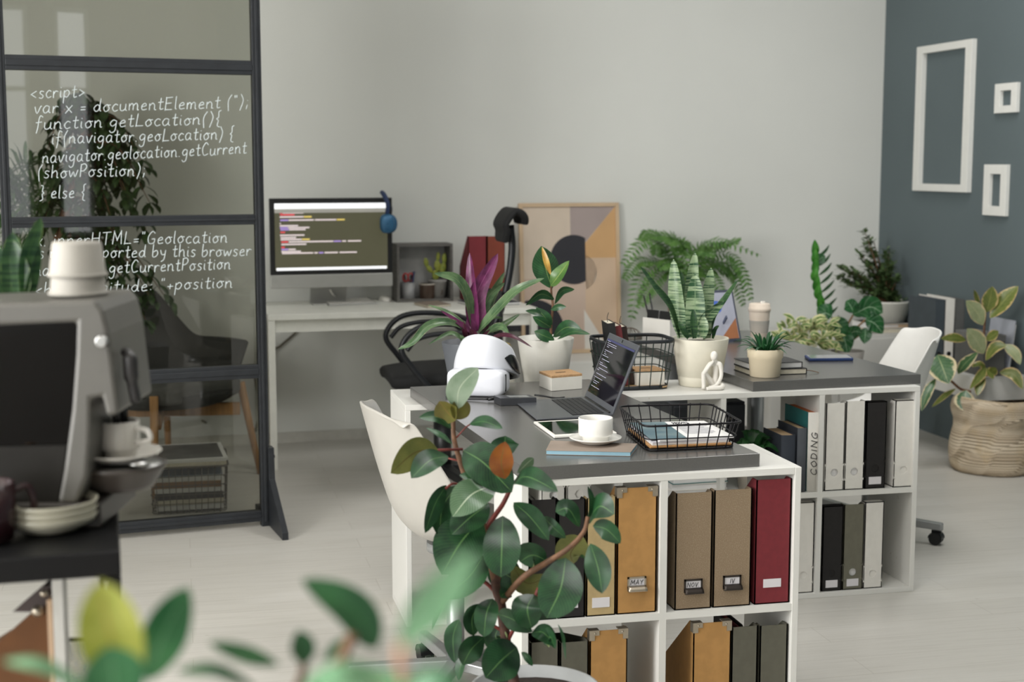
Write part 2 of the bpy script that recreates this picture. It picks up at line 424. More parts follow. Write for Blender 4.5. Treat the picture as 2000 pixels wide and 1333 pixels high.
for k, (a, b) in enumerate(REARW):
    g = G(); y = YF - .08
    for q in ((a, (a + b) / 2 - .025, b - .05) if k == 0 else (a, b - .05)): g.b2((q, y, .65), (q + .05, y + .05, 3.25))
    for z in (.65, 2.3, 3.2): g.b2((a, y, z), (b, y + .05, z + .05))
    struct('window_%d' % (k + 4), g, WFR)
g = G(); g.prism([(XL, wy(XL) - .012), (RX, wy(RX) - .012), (RX, wy(RX)), (XL, wy(XL))], 0, .055)
struct('baseboard_back', g, mat('painted_skirting', (196, 194, 186), .7, var=.04))
# ------------------------------------------------------------------ glass partition
PA = .15; PO = V((.325, 5.954, 0)); PD = V((math.cos(PA), math.sin(PA), 0)); PN = V((-math.sin(PA), math.cos(PA), 0))
def onp(u, v):
    d = ray(u, v); return EYE + d * ((PO - EYE).dot(PN) / d.dot(PN))
pt = thing('glass_partition', 'freestanding glazed screen in a black metal frame with code handwritten on the glass', 'partition', PO, PA)
PWID = -(onp(-3, 300) - PO).dot(PD)
PTOP = 2.55; PW = .036
for x in (-PW / 2, -PWID + PW / 2):
    g = G().b2((x - PW / 2, -.02, .0), (x + PW / 2, .02, PTOP)); g.b2((x - .006, -.026, .02), (x + .006, -.019, PTOP))
    obj('post', g, METAL_DK, pt, bevel=.002)
RAILS = [(.022, .067), (.62, .676), (1.246, 1.287), (1.84, 1.896), (2.5, 2.55)]
for a, b in RAILS:
    g = G().b2((-PWID + PW, -.018, a), (-PW, .018, b)); g.b2((-PWID + PW, -.023, a + .016), (-PW, -.016, b - .016))
    obj('rail', g, METAL_DK, pt, bevel=.002)
panes = []
for k in range(4):
    panes.append(obj('glass_pane', G().add([(-PWID + PW, 0, RAILS[k][1]), (-PW, 0, RAILS[k][1]), (-PW, 0, RAILS[k + 1][0]), (-PWID + PW, 0, RAILS[k + 1][0])], [(0, 1, 2, 3)]), PANE, pt))
INK = mat('white_paint_marker', (226, 236, 238), .6, emit=None)
LINES = [(2, '<script>', (58, 193), (168, 189)), (2, 'var x = documentElement (");', (66, 222), (487, 210)),
         (2, 'function getLocation(){', (68, 253), (434, 243)), (2, 'if(navigator.geoLocation) {', (100, 282), (459, 272)),
         (2, 'navigator.geolocation.getCurrent', (82, 319), (483, 300)), (2, '(showPosition);', (72, 349), (286, 343)), (2, '} else {', (76, 388), (170, 386)),
         (1, 'x. innerHTML="Geolocation', (68, 481), (446, 474)), (1, 'is not supported by this browser', (66, 506), (492, 500)),
         (1, 'navigator. getCurrentPosition', (66, 540), (452, 526)), (1, '<br>Longitude: "+position', (66, 578), (456, 562))]
for k, (pk, tx, a, b) in enumerate(LINES):
    st, wd = write(tx); A = onp(*a); B = onp(*b); ux = (B - A) / wd; q = .0056
    inv = RM[pt.name].inverted()
    g = G().text(st, .0017, lambda x, y: inv @ (A + ux * x + V((0, 0, q * y)) - PN * .002), 5)
    obj('handwriting', g, INK, panes[pk], label='line of white handwritten code')
for x in (-PW / 2 + .006, -PWID + PW / 2):
    g = G().prism([(.02, .33), (-.03, .33), (-.04, .2), (-.27, .03), (-.27, .0), (.27, .0), (.27, .03), (.03, .05), (.02, .2)], x - .012 + .018, x + .012 + .018, 0)
    ft = obj('foot', g, METAL_DK, pt, bevel=.001)
    obj('bolt', G().cyl((x + .025, -.01, .29), (x + .036, -.01, .29), .007, n=8), BLACK, ft)
# ------------------------------------------------------------------ shelf units (open-backed cubes)
P, T, HU = .355, .018, .728
def unit(name, x1, y0, n, dep, sides_up, label):
    """x1: right outer edge, y0: front."""
    x0 = x1 - n * P - T
    t = thing(name, label, 'shelf', (x0, y0, 0)); L = n * P + T
    for k, x in enumerate((0, L - T)): obj('side_panel', G().b2((x, 0, 0 if sides_up else T), (x + T, dep, HU if sides_up else HU - T)), WHITE_CHIP, t, bevel=.0015)
    e = T if sides_up else 0
    obj('top_panel', G().b2((e, .0005, HU - T), (L - e, dep, HU)), WHITE_CHIP, t, bevel=.0012)
    obj('bottom_panel', G().b2((e, .0005, 0), (L - e, dep, T)), WHITE_CHIP, t, bevel=.0012)
    for k in range(1, n): obj('divider', G().b2((k * P, .001, T), (k * P + T, dep, HU - T)), WHITE, t)
    for k in range(n): obj('shelf_board', G().b2((k * P + T, .001, P), ((k + 1) * P, dep, P + T)), WHITE, t)
    return t
U2X, U2Y, U1X, U1Y = 2.470, 4.500, 1.513, 3.343
u2 = unit('shelf_unit', U2X, U2Y, 5, .33, False, 'long white open cube shelf spanning behind, carrying both grey desk tops')
u1 = unit('shelf_unit', U1X, U1Y, 2, .318, True, 'short white cube shelf with brown and red file boxes under the near desk end')
ZU = HU; ZD = HU + .034
def desk(name, x0, y0, w_, l_, label, a=.0541):
    t = thing(name, label, 'desk', (x0, y0, 0), a)
    obj('desk_top', G().b2((0, 0, HU), (w_, l_, ZD)), GREY_TOP, t, bevel=.0012)
    return t
dk1 = desk('desk', .7899, 3.3365, .6214, 1.3235, 'grey desk top carrying the headset, laptop and cup')
dk2 = desk('desk', 1.8577, 4.5121, .6376, 1.40, 'grey desk top carrying the small succulent and coffee tumbler')
for x in (.13, .5):
    obj('leg', G().cyl((x, 1.02, 0), (x, 1.02, HU), .035, n=20), SILVER, dk2)
# ------------------------------------------------------------------ file boxes, binders and books in the shelf units
MB_TAN = mat('tan_cardboard', (176, 132, 76), .8, var=.05, ns=30)
MB_BEIGE = mat('beige_cardboard', (178, 156, 112), .8, var=.05, ns=30)
MB_KRAFT = mat('speckled_brown_board', (134, 115, 92), .9, var=.0, ns=420, col2=(152, 136, 113), lo=.5, hi=.66)
MB_RED = mat('wine_red_board', (116, 34, 42), .75, var=.05, ns=60)
MB_BLACK = mat('black_board', (26, 23, 22), .75, var=.08, ns=60)
MB_OLIVE = mat('olive_grey_board', (92, 90, 78), .82, var=.04, ns=40)
MB_GREY = mat('warm_grey_board', (106, 104, 90), .82, var=.04, ns=40)
MB_WHITE = mat('white_board', (220, 217, 210), .7, var=.02, ns=30)
LABELP = mat('blank_label_paper', (214, 211, 214), .8, var=.01)
PENK = mat('black_marker_pen', (22, 20, 24), .7)
BRASSY = mat('nickel_fitting', (176, 166, 150), .3, metal=.9, var=.03)
DKFIT = mat('dark_bronze_fitting', (58, 52, 48), .4, metal=.6, var=.05)
def filebox(m, label, x0, x1, y, z0, h, dep=.25, hole=None, lab=None, corners=False, pull=None, word=None, lid=False, cut=.45, group=None, name='magazine_file'):
    """Upright file box, spine towards the viewer; the side walls drop towards the back."""
    w_ = x1 - x0; t = thing(name, label, 'file box', ((x0 + x1) / 2, y, z0), 0, group); th = .003
    prof = [(0, 0), (0, h), (.03, h), (dep, h * cut), (dep, 0)]
    g = G()
    for sx in (-1, 1): g.prism(prof, sx * (w_ / 2) - (th if sx > 0 else 0), sx * (w_ / 2) + (th if sx < 0 else 0), 0)
    g.b2((-w_ / 2, dep - th, 0), (w_ / 2, dep, h * cut)); g.b2((-w_ / 2, 0, 0), (w_ / 2, dep, th))
    if lid: g.b2((-w_ / 2, 0, h - th), (w_ / 2, .03, h)).b2((-w_ / 2 + .004, th, th), (w_ / 2 - .004, dep - th, h * cut))
    obj('body', g, m, t)
    # spine with an optional finger hole
    g = G(); a, b = -w_ / 2, w_ / 2
    if hole:
        hx, hz, hr = 0, hole, .0135; N = 24
        ring = [(hx + hr * math.cos(6.2832 * k / N), hz + hr * math.sin(6.2832 * k / N)) for k in range(N)]
        def outer(k):
            c, s_ = math.cos(6.2832 * k / N), math.sin(6.2832 * k / N); q = min((b - hx) / max(abs(c), 1e-6), .03 / max(abs(s_), 1e-6)); return (hx + c * q, hz + s_ * q)
        O = [outer(k) for k in range(N)]; O = [(min(b, max(a, p)), q) for p, q in O]
        for yy in (0, th):
            vs = [(p, yy, q) for p, q in ring + O]
            g.add(vs, [(k, (k + 1) % N, N + (k + 1) % N, N + k) for k in range(N)])
        g.add([(p, yy, q) for yy in (0, th) for p, q in ring], [(k, (k + 1) % N, N + (k + 1) % N, N + k) for k in range(N)], True)
        cz = [(a, hz - .03), (a, hz + .03)]
        g.b2((a, 0, 0), (b, th, hz - .03)); g.b2((a, 0, hz + .03), (b, th, h))
    else: g.b2((a, 0, 0), (b, th, h))
    sp = obj('spine', g, m, t)
    if hole and not lid: obj('papers', G().b2((-w_ / 2 + .006, .007, th), (w_ / 2 - .006, dep - .02, h * .78 if dep < .2 else h * .42)), PAPER, t)
    if lab:
        z, lw, lh = lab; obj('paper_label', G().b2((-lw / 2, -.0012, z - lh / 2), (lw / 2, 0, z + lh / 2)), LABELP, sp)
    if corners:
        for sx in (-1, 1):
            g = G(); e = sx * w_ / 2
            g.prism([(e + sx * .001, h + .002), (e - sx * .024, h + .002), (e - sx * .024, h - .011), (e - sx * .012, h - .011), (e - sx * .012, h - .024), (e + sx * .001, h - .024)], -.0015, .001, 1)
            g.b2((e - .0006, -.001, h - .024), (e + sx * .0018, .02, h + .002)); g.b2((min(e, e - sx * .024), 0, h), (max(e, e - sx * .024), .02, h + .0022))
            g.ball((e - sx * .013, -.002, h - .006), (.003, .002, .003), 8, 6)
            obj('metal_corner', g, BRASSY, sp)
    if pull:
        z, fm = pull; g = G(); s2 = .024
        for q in ((-s2, -s2 + .004), (s2 - .004, s2)): g.b2((q[0], -.003, z), (q[1], 0, z + .028))
        g.b2((-s2, -.003, z + .024), (s2, 0, z + .028)); g.b2((-s2, -.003, z - .006), (s2, 0, z + .004))
        g.grid(lambda u, v: (-s2 + .048 * u, -.003 - .013 * math.sin(math.pi * v) ** .7, z + .006 - .014 * v - .004 * math.sin(math.pi * v)), 8, 8)
        hd = obj('label_pull', g, fm, sp, solid=.0008)
        obj('paper_label', G().b2((-s2 + .004, -.0015, z + .004), (s2 - .004, 0, z + .024)), LABELP, sp)
        st, wd = write(word); q = (.034 if len(word) > 2 else .014) / wd; qz = .00125
        obj('handwriting', G().text(st, .0007, lambda x, y: V((-q * wd / 2 + x * q, -.0018, z + .0085 + y * qz)), 5), PENK, sp)
    return t
def fx(u, v, y): return gy(u, v, y).x
def fz(u, v, y): return gy(u, v, y).z
Y1 = U1Y + .012; Y2 = U2Y + .012; S1 = P + T + .0005
def row(unit_y, z0, items, group=None):
    for (m, label, ua, ub, vt, kw) in items:
        y = unit_y + kw.pop('dy', 0); xa, xb = fx(ua, vt + 60, y), fx(ub, vt + 60, y)
        filebox(m, label, xa, xb, y, z0, fz((ua + ub) / 2, vt, y) - z0, group=group, **kw)
row(Y1, S1, [
    (MB_BLACK, 'left black file box behind the rubber plant on the upper board', 1036, 1087, 977, dict(lab=(.035, .034, .02))),
    (MB_BLACK, 'black file box with white label touching the beige one', 1090, 1143, 977, dict(lab=(.035, .034, .02))),
    (MB_BEIGE, 'pale beige file box with blank white label', 1146, 1203, 973, dict(lab=(.034, .045, .025))),
    (MB_TAN, 'tan file box with metal corners labelled MAY', 1206, 1283, 953, dict(corners=True, pull=(.066, BRASSY), word='MAY')),
    (MB_KRAFT, 'speckled brown file box labelled NOV.', 1320, 1391, 963, dict(pull=(.05, DKFIT), word='NOV.')),
    (MB_KRAFT, 'speckled brown file box labelled IV', 1395, 1468, 957, dict(pull=(.053, DKFIT), word='IV')),
    (MB_RED, 'wine red file box with a framed blank label', 1477, 1545, 937, dict(lab=(.054, .048, .022), dy=.0)),
])
row(Y1, T + .0005, [
    (MB_OLIVE, 'olive grey file box at the near left bottom, next to the plant pot', 1036, 1091, 1255, dict(cut=.8)),
    (MB_OLIVE, 'olive grey file box against the tan box with empty space on its right', 1094, 1149, 1255, dict(cut=.8)),
    (MB_TAN, 'tan file box with metal corners on the bottom board, upright beside olive boxes', 1152, 1225, 1232, dict(corners=True)),
    (MB_TAN, 'tan file box with metal corners and sloping side showing', 1354, 1427, 1217, dict(corners=True)),
    (MB_OLIVE, 'olive grey file box stuffed with dark magazines', 1429, 1479, 1225, dict()),
    (MB_OLIVE, 'olive grey file box in the bottom right corner of the short shelf', 1484, 1537, 1222, dict()),
])
for k, (u, m, h) in enumerate(((1445, MB_BLACK, .285), (1452, MB_RED, .29), (1460, MB_BLACK, .292))):
    x = fx(u, 1240, Y1 + .05); g = G().prism([(Y1 + .03, .03), (Y1 + .03, .255), (Y1 + .09, h), (Y1 + .235, h), (Y1 + .235, .03)], x - .002, x + .002, 0)
    o = obj('magazine', g, m); tag(o, ['black magazine in the bottom olive box, on the left', 'dark red magazine in the bottom olive box', 'black magazine in the bottom olive box, on the right'][k], 'magazine', 'magazines in the file box')
H2 = .031
row(Y2, S1, [
    (MB_WHITE, 'white binder box beside the divider, right of the coding book', 1613, 1650, 788, dict(hole=.063)),
    (MB_WHITE, 'white binder box touching the black one on the upper board', 1652, 1689, 784, dict(hole=.063)),
    (MB_BLACK, 'black binder box with a label on the upper board', 1692, 1731, 785, dict(hole=.07, lab=(.028, .046, .026), lid=True)),
    (MB_WHITE, 'white binder box standing alone by the right side panel', 1748, 1786, 782, dict(hole=.06, lid=True)),
    (MB_WHITE, 'white file box seen above the black boxes, on the left', 1058, 1104, 783, dict(hole=.035)),
    (MB_WHITE, 'white file box with a dark hole seen above the black boxes', 1108, 1155, 783, dict(hole=.035, lid=True)),
])
row(Y2, T + .0005, [
    (MB_WHITE, 'white file box half hidden behind the short shelf', 1552, 1590, 982, dict(hole=.062, lid=True)),
    (MB_BLACK, 'black binder box with a label on the bottom board', 1607, 1646, 989, dict(hole=.062, lab=(.025, .044, .026), lid=True)),
    (MB_GREY, 'warm grey binder box with a dark hole and a label', 1648, 1687, 986, dict(hole=.062, lab=(.025, .044, .026))),
    (MB_WHITE, 'white binder box on the bottom board beside the empty space', 1689, 1725, 981, dict(hole=.052, lid=True)),
])
# books
def book(label, x0, x1, y, z0, h, dep, cover, spine=None, pages=None, name='book', word=None, group=None):
    """Standing book, spine towards the viewer."""
    t = thing(name, label, 'book', ((x0 + x1) / 2, y, z0), 0, group); w_ = (x1 - x0) / 2; c = .0025
    g = G()
    for sx in (-1, 1): g.b2((sx * w_, .003, 0), (sx * (w_ - c), dep, h))
    obj('cover', g, cover, t, bevel=.0005)
    obj('page_block', G().b2((-w_ + c, .006, .004), (w_ - c, dep - .004, h - .004)), pages or CREAM, t)
    g = G().grid(lambda u, v: (-w_ + 2 * w_ * u, .004 - .005 * math.sin(math.pi * u), h * v), 8, 1)
    sp = obj('spine', g, spine or cover, t, solid=.002)
    if word:
        st, wd = write(word); q = .0042
        obj('lettering', G().text(st, .0013, lambda x, y_: V((.012 - y_ * .0024, -.0025 - .0, .055 + x * q)), 5), PENK, sp)
    return t
TEAL = mat('teal_cover', (36, 104, 104), .6); NAVY = mat('navy_cloth', (46, 52, 62), .8, var=.05); SLATE = mat('slate_cloth', (78, 82, 88), .8)
ORANGE_P = mat('orange_page_edge', (196, 110, 60), .8); TANP = mat('tan_page_edge', (196, 168, 132), .85, var=.1, ns=200, stretch=(8, 1, 1))
book('white spined book lettered CODING with a teal cover', fx(1578, 880, Y2), fx(1600, 880, Y2), Y2, S1, fz(1589, 806, Y2) - S1, .2, TEAL, MB_WHITE, ORANGE_P, word='CODING')
book('slim slate cloth book beside the coding book', fx(1558, 890, Y2), fx(1576, 890, Y2), Y2 + .002, S1, fz(1567, 837, Y2) - S1, .17, NAVY, SLATE, TANP)
book('thick navy cloth book nearest the leafy plant', fx(1527, 890, Y2), fx(1555, 890, Y2), Y2 + .004, S1, fz(1541, 851, Y2) - S1, .16, NAVY, NAVY, TANP)
for k in range(3):
    x = fx(1352, 950, U2Y + .1); z = S1 + .001 + k * .0225
    t = thing('book', ['white book at the bottom of the lying stack above the brown boxes', 'white book in the middle of the lying stack above the brown boxes', 'white book with teal edge on top of the lying stack'][k], 'book', (x, U2Y + .12, z), .05 * (k - 1), 'books lying on the long shelf')
    obj('cover', G().b2((-.1, -.09, 0), (.1, .09, .002)).b2((-.1, -.09, .02), (.1, .09, .022)), (MB_WHITE, MB_WHITE, TEAL)[k], t)
    obj('page_block', G().b2((-.097, -.087, .002), (.097, .087, .02)), PAPER, t)
# vase and pedestal behind
t = thing('vase', 'pear-shaped white vase inside the long shelf, behind the wire tray', 'vase', (fx(1362, 860, U2Y + .12), U2Y + .12, S1))
obj('body', G().lathe([(0, 0), (.04, 0), (.062, .03), (.072, .075), (.066, .12), (.045, .16), (.024, .195), (.015, .225), (.014, .255), (.011, .255), (.011, .22), (0, .18)], n=32), mat('matt_white_clay', (196, 193, 188), .7), t)
t = thing('drawer_pedestal', 'charcoal drawer pedestal under the far grey desk', 'cabinet', (fx(1312, 800, 5.06) + .06, 5.06, 0), .0)
PWD = fx(1455, 800, 5.06) - fx(1312, 800, 5.06) - .06
CHAR = mat('charcoal_lacquer', (66, 70, 76), .5)
obj('body', G().b2((-.06, 0, .04), (PWD, .46, .6)), CHAR, t, bevel=.003)
for k in range(3):
    d = obj('drawer', G().b2((-.055, -.016, .05 + k * .183), (PWD - .005, 0, .225 + k * .183)), CHAR, t, bevel=.002)
    obj('handle', G().b2((.07, -.03, .17 + k * .183), (.17, -.016, .18 + k * .183)), CHROME, d, bevel=.002)
for x in (-.03, PWD - .03):
    for y in (.03, .43): obj('caster', G().cyl((x - .008, y, .02), (x + .008, y, .02), .02, n=14), BLACK, t)
# ------------------------------------------------------------------ things on the near desk
def quad(pts, z): return [gz(u, v, z) for u, v in pts]
def par(A, B, C): return [A, B, C, A + C - B]
t = thing('vr_headset', 'white virtual reality headset with halo band on the near desk', 'headset', gz(930, 777, ZD) + V((0, .014, .001)), -.43)
VW = mat('white_matt_shell', (222, 224, 231), .4, var=.01)
def sup(a, b, y, cz, e=5, n=40):
    out = []
    for k in range(n):
        q = 6.2832 * k / n; c, s = math.cos(q), math.sin(q)
        out.append(V((a * math.copysign(abs(c) ** (2 / e), c), y, cz + b * math.copysign(abs(s) ** (2 / e), s))))
    return out
def loft(secs):
    g = G(); n = len(secs[0]); vs = [p for s in secs for p in s]
    return g.add(vs, [(i * n + k, (i + 1) * n + k, (i + 1) * n + (k + 1) % n, i * n + (k + 1) % n) for i in range(len(secs) - 1) for k in range(n)], True)
hw, hh = .0935, .043
obj('visor', loft([sup(hw * s, hh * s, y, hh) for y, s in ((-.014, .01), (-.013, .5), (-.009, .85), (-.003, .955), (.006, .99), (.02, 1), (.08, 1), (.09, .96), (.093, .7))]), VW, t)
obj('side_slot', G().b2((hw - .003, .018, .016), (hw + .0012, .026, .07)), BLACK, t)
obj('face_cushion', loft([sup(hw * s, hh * s, y, hh) for y, s in ((.088, .9), (.12, .86), (.135, .74), (.136, .2))]), BLACK, t)
def halo(sc_, s0, s1):
    def f(u, v):
        q = 6.2832 * u; sy = math.sin(q); s = s0 + (s1 - s0) * v
        rf = sc_ * (1 - .2 * ((s + 1) / 2) ** 2 * (1 - .4 * sy))
        return V((.006 + .1 * rf * math.cos(q), .135 + .125 * rf * sy, .094 - .046 * sy + (.042 - .008 * sy) * s))
    return f
obj('halo_band', G().grid(halo(1, -1, 1), 56, 10, cu=True), VW, t, solid=.01)
obj('padding', G().grid(halo(.9, -1.0, .8), 56, 8, cu=True), mat('glossy_black_padding', (26, 26, 28), .25), t, solid=.014)
def slot(u, v):
    e = abs(2 * u - 1); q = math.radians(-40 + 62 * u); h = halo(1.075, -1, 1); s = -.3 + (2 * v - 1) * .6 * (1 - e ** 2.2) + .35 * (.5 - u)
    return h(q / 6.2832, (s + 1) / 2)
obj('side_opening', G().grid(slot, 24, 8), mat('smoked_black_band', (24, 24, 26), .2), t, solid=.003)
obj('adjust_dial', G().cyl((.006, .262, .05), (.006, .285, .05), .022, n=24), VW, t, bevel=.003)
pl = gz(953, 780, ZD + .008); cb = G().tube([gz(872, 776, ZD + .004), gz(890, 779, ZD + .004), gz(925, 779.5, ZD + .006), pl], .0035, 8, smooth=20)
cable = obj('headset_cable', cb, BLACK); tag(cable, 'black cable running from under the white headset to the hub', 'cable')
obj('plug', G().cyl(pl, gz(966, 779, ZD + .009), .0055, n=12), BLACK, cable)
hub = thing('usb_hub', 'small dark grey metal hub box with cables on near desk', 'hub')
hp = par(*quad([(964.4, 772.6), (977.6, 778.6), (1048, 777)], ZD + .0235))
hz = lambda z: [V((p.x, p.y, z)) for p in hp]
obj('case', G().prism(hz(ZD + .0005), .023), mat('dark_anodised', (70, 72, 76), .35, metal=.5), hub, world=True, bevel=.0012)
c_ = sum(hp, V()) / 4
obj('badge', G().prism([p.lerp(c_ + V((.02, 0, 0)), .45) for p in hz(ZD + .0235)], .0004), SILVER, hub, world=True)
cable2 = obj('hub_cable', G().tube([gz(1044, 772, ZD + .014), gz(1062, 774, ZD + .012), gz(1085, 778, ZD + .006), gz(1102, 776.5, ZD + .006)], .003, 8, smooth=20), BLACK)
tag(cable2, 'short black cable curving from the hub behind the laptop', 'cable')
# laptop
LX = V((.998, -.03, 0)).normalized(); LY = V((.03, .998, 0)).normalized(); LN = gz(1196, 815, ZD + .006); LN.z = ZD
lt = thing('laptop', 'open grey laptop showing code on the near desk', 'laptop', LN, math.atan2(LX.y, LX.x))
GREYA = mat('space_grey_aluminium', (108, 111, 117), .34, metal=.6, var=.02)
GREYD = mat('grey_bezel', (98, 101, 107), .4, metal=.4, var=.02)
# local: x to the hinge (hinge at 0), y along the hinge
obj('base', G().prism([(-.222, .004), (-.222, .007), (0, .0145), (0, .004)], 0, .325, 1), GREYA, lt, bevel=.0012)
obj('keyboard_well', G().b2((-.112, .022, .0), (-.018, .303, .0005)).xf(MX.Translation((0, 0, .0142)) @ MX.Rotation(-.0338, 4, 'Y')), BLACK, lt)
g = G()
for i in range(6):
    for j in range(15):
        if i == 0 and 4 <= j <= 9: continue
        g.b2((-.1105 + i * .0155, .024 + j * .0186, .0005), (-.0965 + i * .0155, .041 + j * .0186, .0018))
g.b2((-.1105, .098, .0005), (-.0965, .208, .0018))
obj('keys', g.xf(MX.Translation((0, 0, .0142)) @ MX.Rotation(-.0338, 4, 'Y')), mat('black_keycaps', (34, 35, 38), .5), lt)
obj('touchpad', G().b2((-.205, .1, 0), (-.125, .225, .0003)).xf(MX.Translation((0, 0, .0142)) @ MX.Rotation(-.0338, 4, 'Y')), mat('touchpad_grey', (98, 101, 106), .25, metal=.4), lt)
al = math.radians(68.5); LM = MX.Translation((-.002, 0, .013)) @ MX.Rotation(-al, 4, 'Y')   # lid: x up the lid
lid = obj('lid', G().b2((0, .0, -.006), (.213, .325, 0)).xf(LM), GREYD, lt, bevel=.0015)
SCR = mat('dark_screen', (14, 12, 18), .06, spec=.6, emit=(16, 12, 22), es=.6)
obj('display', G().b2((.022, .012, 0), (.196, .313, .0006)).xf(LM), SCR, lid)
obj('webcam', G().b2((.2, .158, 0), (.209, .166, .0008)).xf(LM), mat('webcam_black', (12, 12, 14), .2), lid)
CODEW = mat('lit_code_text', (150, 150, 165), .8, emit=(170, 172, 190), es=.8)
g = G(); rr = random.Random(3)
for k in range(26):
    if k % 5 == 4 or k in (11, 17): continue
    y = .303 - (k % 4) * .004; x = .188 - k * .0058; n_ = rr.randint(1, 5)
    for q in range(n_):
        l = rr.uniform(.006, .026)
        if y - l < .03: break
        g.b2((x, y - l, .0006), (x + .0013, y, .001)); y -= l + .003
obj('code_text', g.xf(LM), CODEW, lid)
obj('screen_toolbar', G().b2((.189, .013, .0006), (.1955, .312, .0009)).xf(LM), mat('toolbar_glow', (50, 52, 80), .6, emit=(58, 60, 96), es=.6), lid)
obj('hinge', G().cyl((-.002, .02, .012), (-.002, .305, .012), .006, n=12), BLACK, lt)
# tablet
tp = par(*quad([(1042, 828.4), (1082, 857), (1205, 850)], ZD + .0005))
tb = thing('tablet', 'white tablet lying face up behind the coffee cup', 'tablet')
obj('body', G().prism(tp, .007), WHITEP, tb, world=True, bevel=.002)
cc = sum(tp, V()) / 4 + V((0, 0, .0072)); e1 = (tp[1] - tp[0]).normalized(); e2 = (tp[2] - tp[1]).normalized()
qd = lambda a, b: [cc + e1 * i * a + e2 * j * b for i, j in ((-1, -1), (1, -1), (1, 1), (-1, 1))]
obj('screen', G().prism(qd((tp[1] - tp[0]).length / 2 - .018, (tp[2] - tp[1]).length / 2 - .008), .0004), mat('black_glass', (16, 20, 18), .04, spec=.8), tb, world=True)
# notebook, saucer, cup
zt = ZD + .0118
nb = thing('notebook', 'taupe notebook with light blue page edges under the saucer', 'notebook')
npq = [gz(1066, 880, zt), gz(1232, 883.5, zt), gz(1245, 866.8, zt), gz(1075.6, 860.8, zt)]
lo = lambda z, s=0: [V((p.x, p.y, z)).lerp(sum(npq, V()) / 4 * 1 + V((0, 0, z - zt)), s) for p in npq]
TAUPE = mat('taupe_cover', (142, 128, 116), .7, var=.04)
obj('cover', G().prism(lo(zt - .0012), .0012).prism(lo(ZD + .0005), .0012), TAUPE, nb, world=True, bevel=.0004)
obj('page_block', G().prism(lo(ZD + .0017, .012), .0088), mat('light_blue_pages', (140, 178, 194), .8), nb, world=True)
def cupset(sl, cl, c, rs, rc, hc, ceramic=CERAM, coffee=True, hang=1.1):
    s = thing('saucer', sl, 'saucer', c)
    obj('plate', G().lathe([(0, .002), (rs * .5, .002), (rs * .56, 0), (rs * .62, .003), (rs * .86, .010), (rs, .0145), (rs, .0165), (rs * .84, .0125), (rs * .5, .0055), (0, .0045)], n=48), ceramic, s)
    k = thing('coffee_cup', cl, 'cup', c + V((0, 0, .0048)), hang)
    obj('body', G().lathe([(0, .002), (rc * .72, .002), (rc * .74, 0), (rc * .8, .002), (rc * .82, hc * .22), (rc * .97, hc * .27), (rc, hc * .34), (rc, hc - .001), (rc - .001, hc), (rc - .003, hc - .001), (rc - .0035, hc * .36), (rc * .74, hc * .12), (0, hc * .1)], n=48), ceramic, k)
    obj('handle', G().tube([(rc - .002, 0, hc * .82), (rc + .02, 0, hc * .78), (rc + .024, 0, hc * .55), (rc - .002, 0, hc * .42)], .0042, 8, smooth=16), ceramic, k)
    if coffee: obj('coffee', G().lathe([(0, 0), (rc - .0042, 0)], (0, 0, hc * .74), n=32), mat('coffee', (58, 36, 22), .2), k)
    return s, k
cupset('white saucer on the taupe notebook', 'white coffee cup on the saucer near the laptop', gz(1163, 866, zt) + V((0, 0, .0005)), .0675, .0445, .062)
# wire letter tray
tr = thing('wire_tray', 'low black wire letter tray with papers at the near desk corner', 'tray')
rim = quad([(1258, 834), (1452, 826), (1388, 789.5), (1207, 794)], ZD + .07)
cen = sum(rim, V()) / 4
bot = [V((p.x, p.y, 0)).lerp(V((cen.x, cen.y, 0)), .12) + V((0, 0, ZD + .004)) for p in rim]
def rloop(q, r, z=None, n=5):
    """Closed loop through four corners, rounded."""
    out = []
    for i in range(4):
        a, b, c = q[i - 1], q[i], q[(i + 1) % 4]; d1 = (a - b).normalized() * r; d2 = (c - b).normalized() * r
        for k in range(n + 1):
            s = k / n; out.append((b + d1).lerp(b, s).lerp(b.lerp(b + d2, s), s))
    return out
obj('rim', G().tube(rloop(rim, .03), .0028, 8, closed=True).tube(rloop(bot, .03), .0026, 8, closed=True), WIREB, tr, world=True)
def wires(rim, bot, nx, ny, r, mids=(.45,), hook=True, nest=True, grid=True):
    g = G()
    for m_ in mids: g.tube(rloop([b.lerp(a, m_) for a, b in zip(rim, bot)], .028), r, 6, closed=True)
    for i in range(4):
        n = nx if i % 2 == 0 else ny
        for k in range(1, n + 1):
            s = k / (n + 1); a = rim[i].lerp(rim[(i + 1) % 4], s); b = bot[i].lerp(bot[(i + 1) % 4], s)
            top = [a + V((0, 0, .004))] if hook else [a]
            g.tube(top + [a, b + (a - b) * .12, b + V((0, 0, 0))], r, 6)
    if grid:
        for i, n in ((0, nx), (1, ny)):
            for k in range(1, n + 1):
                s = k / (n + 1); g.tube([bot[i].lerp(bot[i + 1], s), bot[(i + 3) % 4].lerp(bot[(i + 2) % 4], s)], r * .9, 6)
    return g
obj('wire_mesh', wires(rim, bot, 8, 9, .0016), WIREB, tr, world=True)
inb = lambda z, s: [V((p.x, p.y, z)).lerp(V((cen.x, cen.y, z)), s) for p in rim]
zb = ZD + .0075
o = obj('wooden_board', G().prism(inb(zb, .17), .006), WOODL, tr, world=True, bevel=.002)
z = zb + .0065
rp = random.Random(5)
PVIO = mat('lilac_white_paper', (208, 206, 214), .8, var=.01)
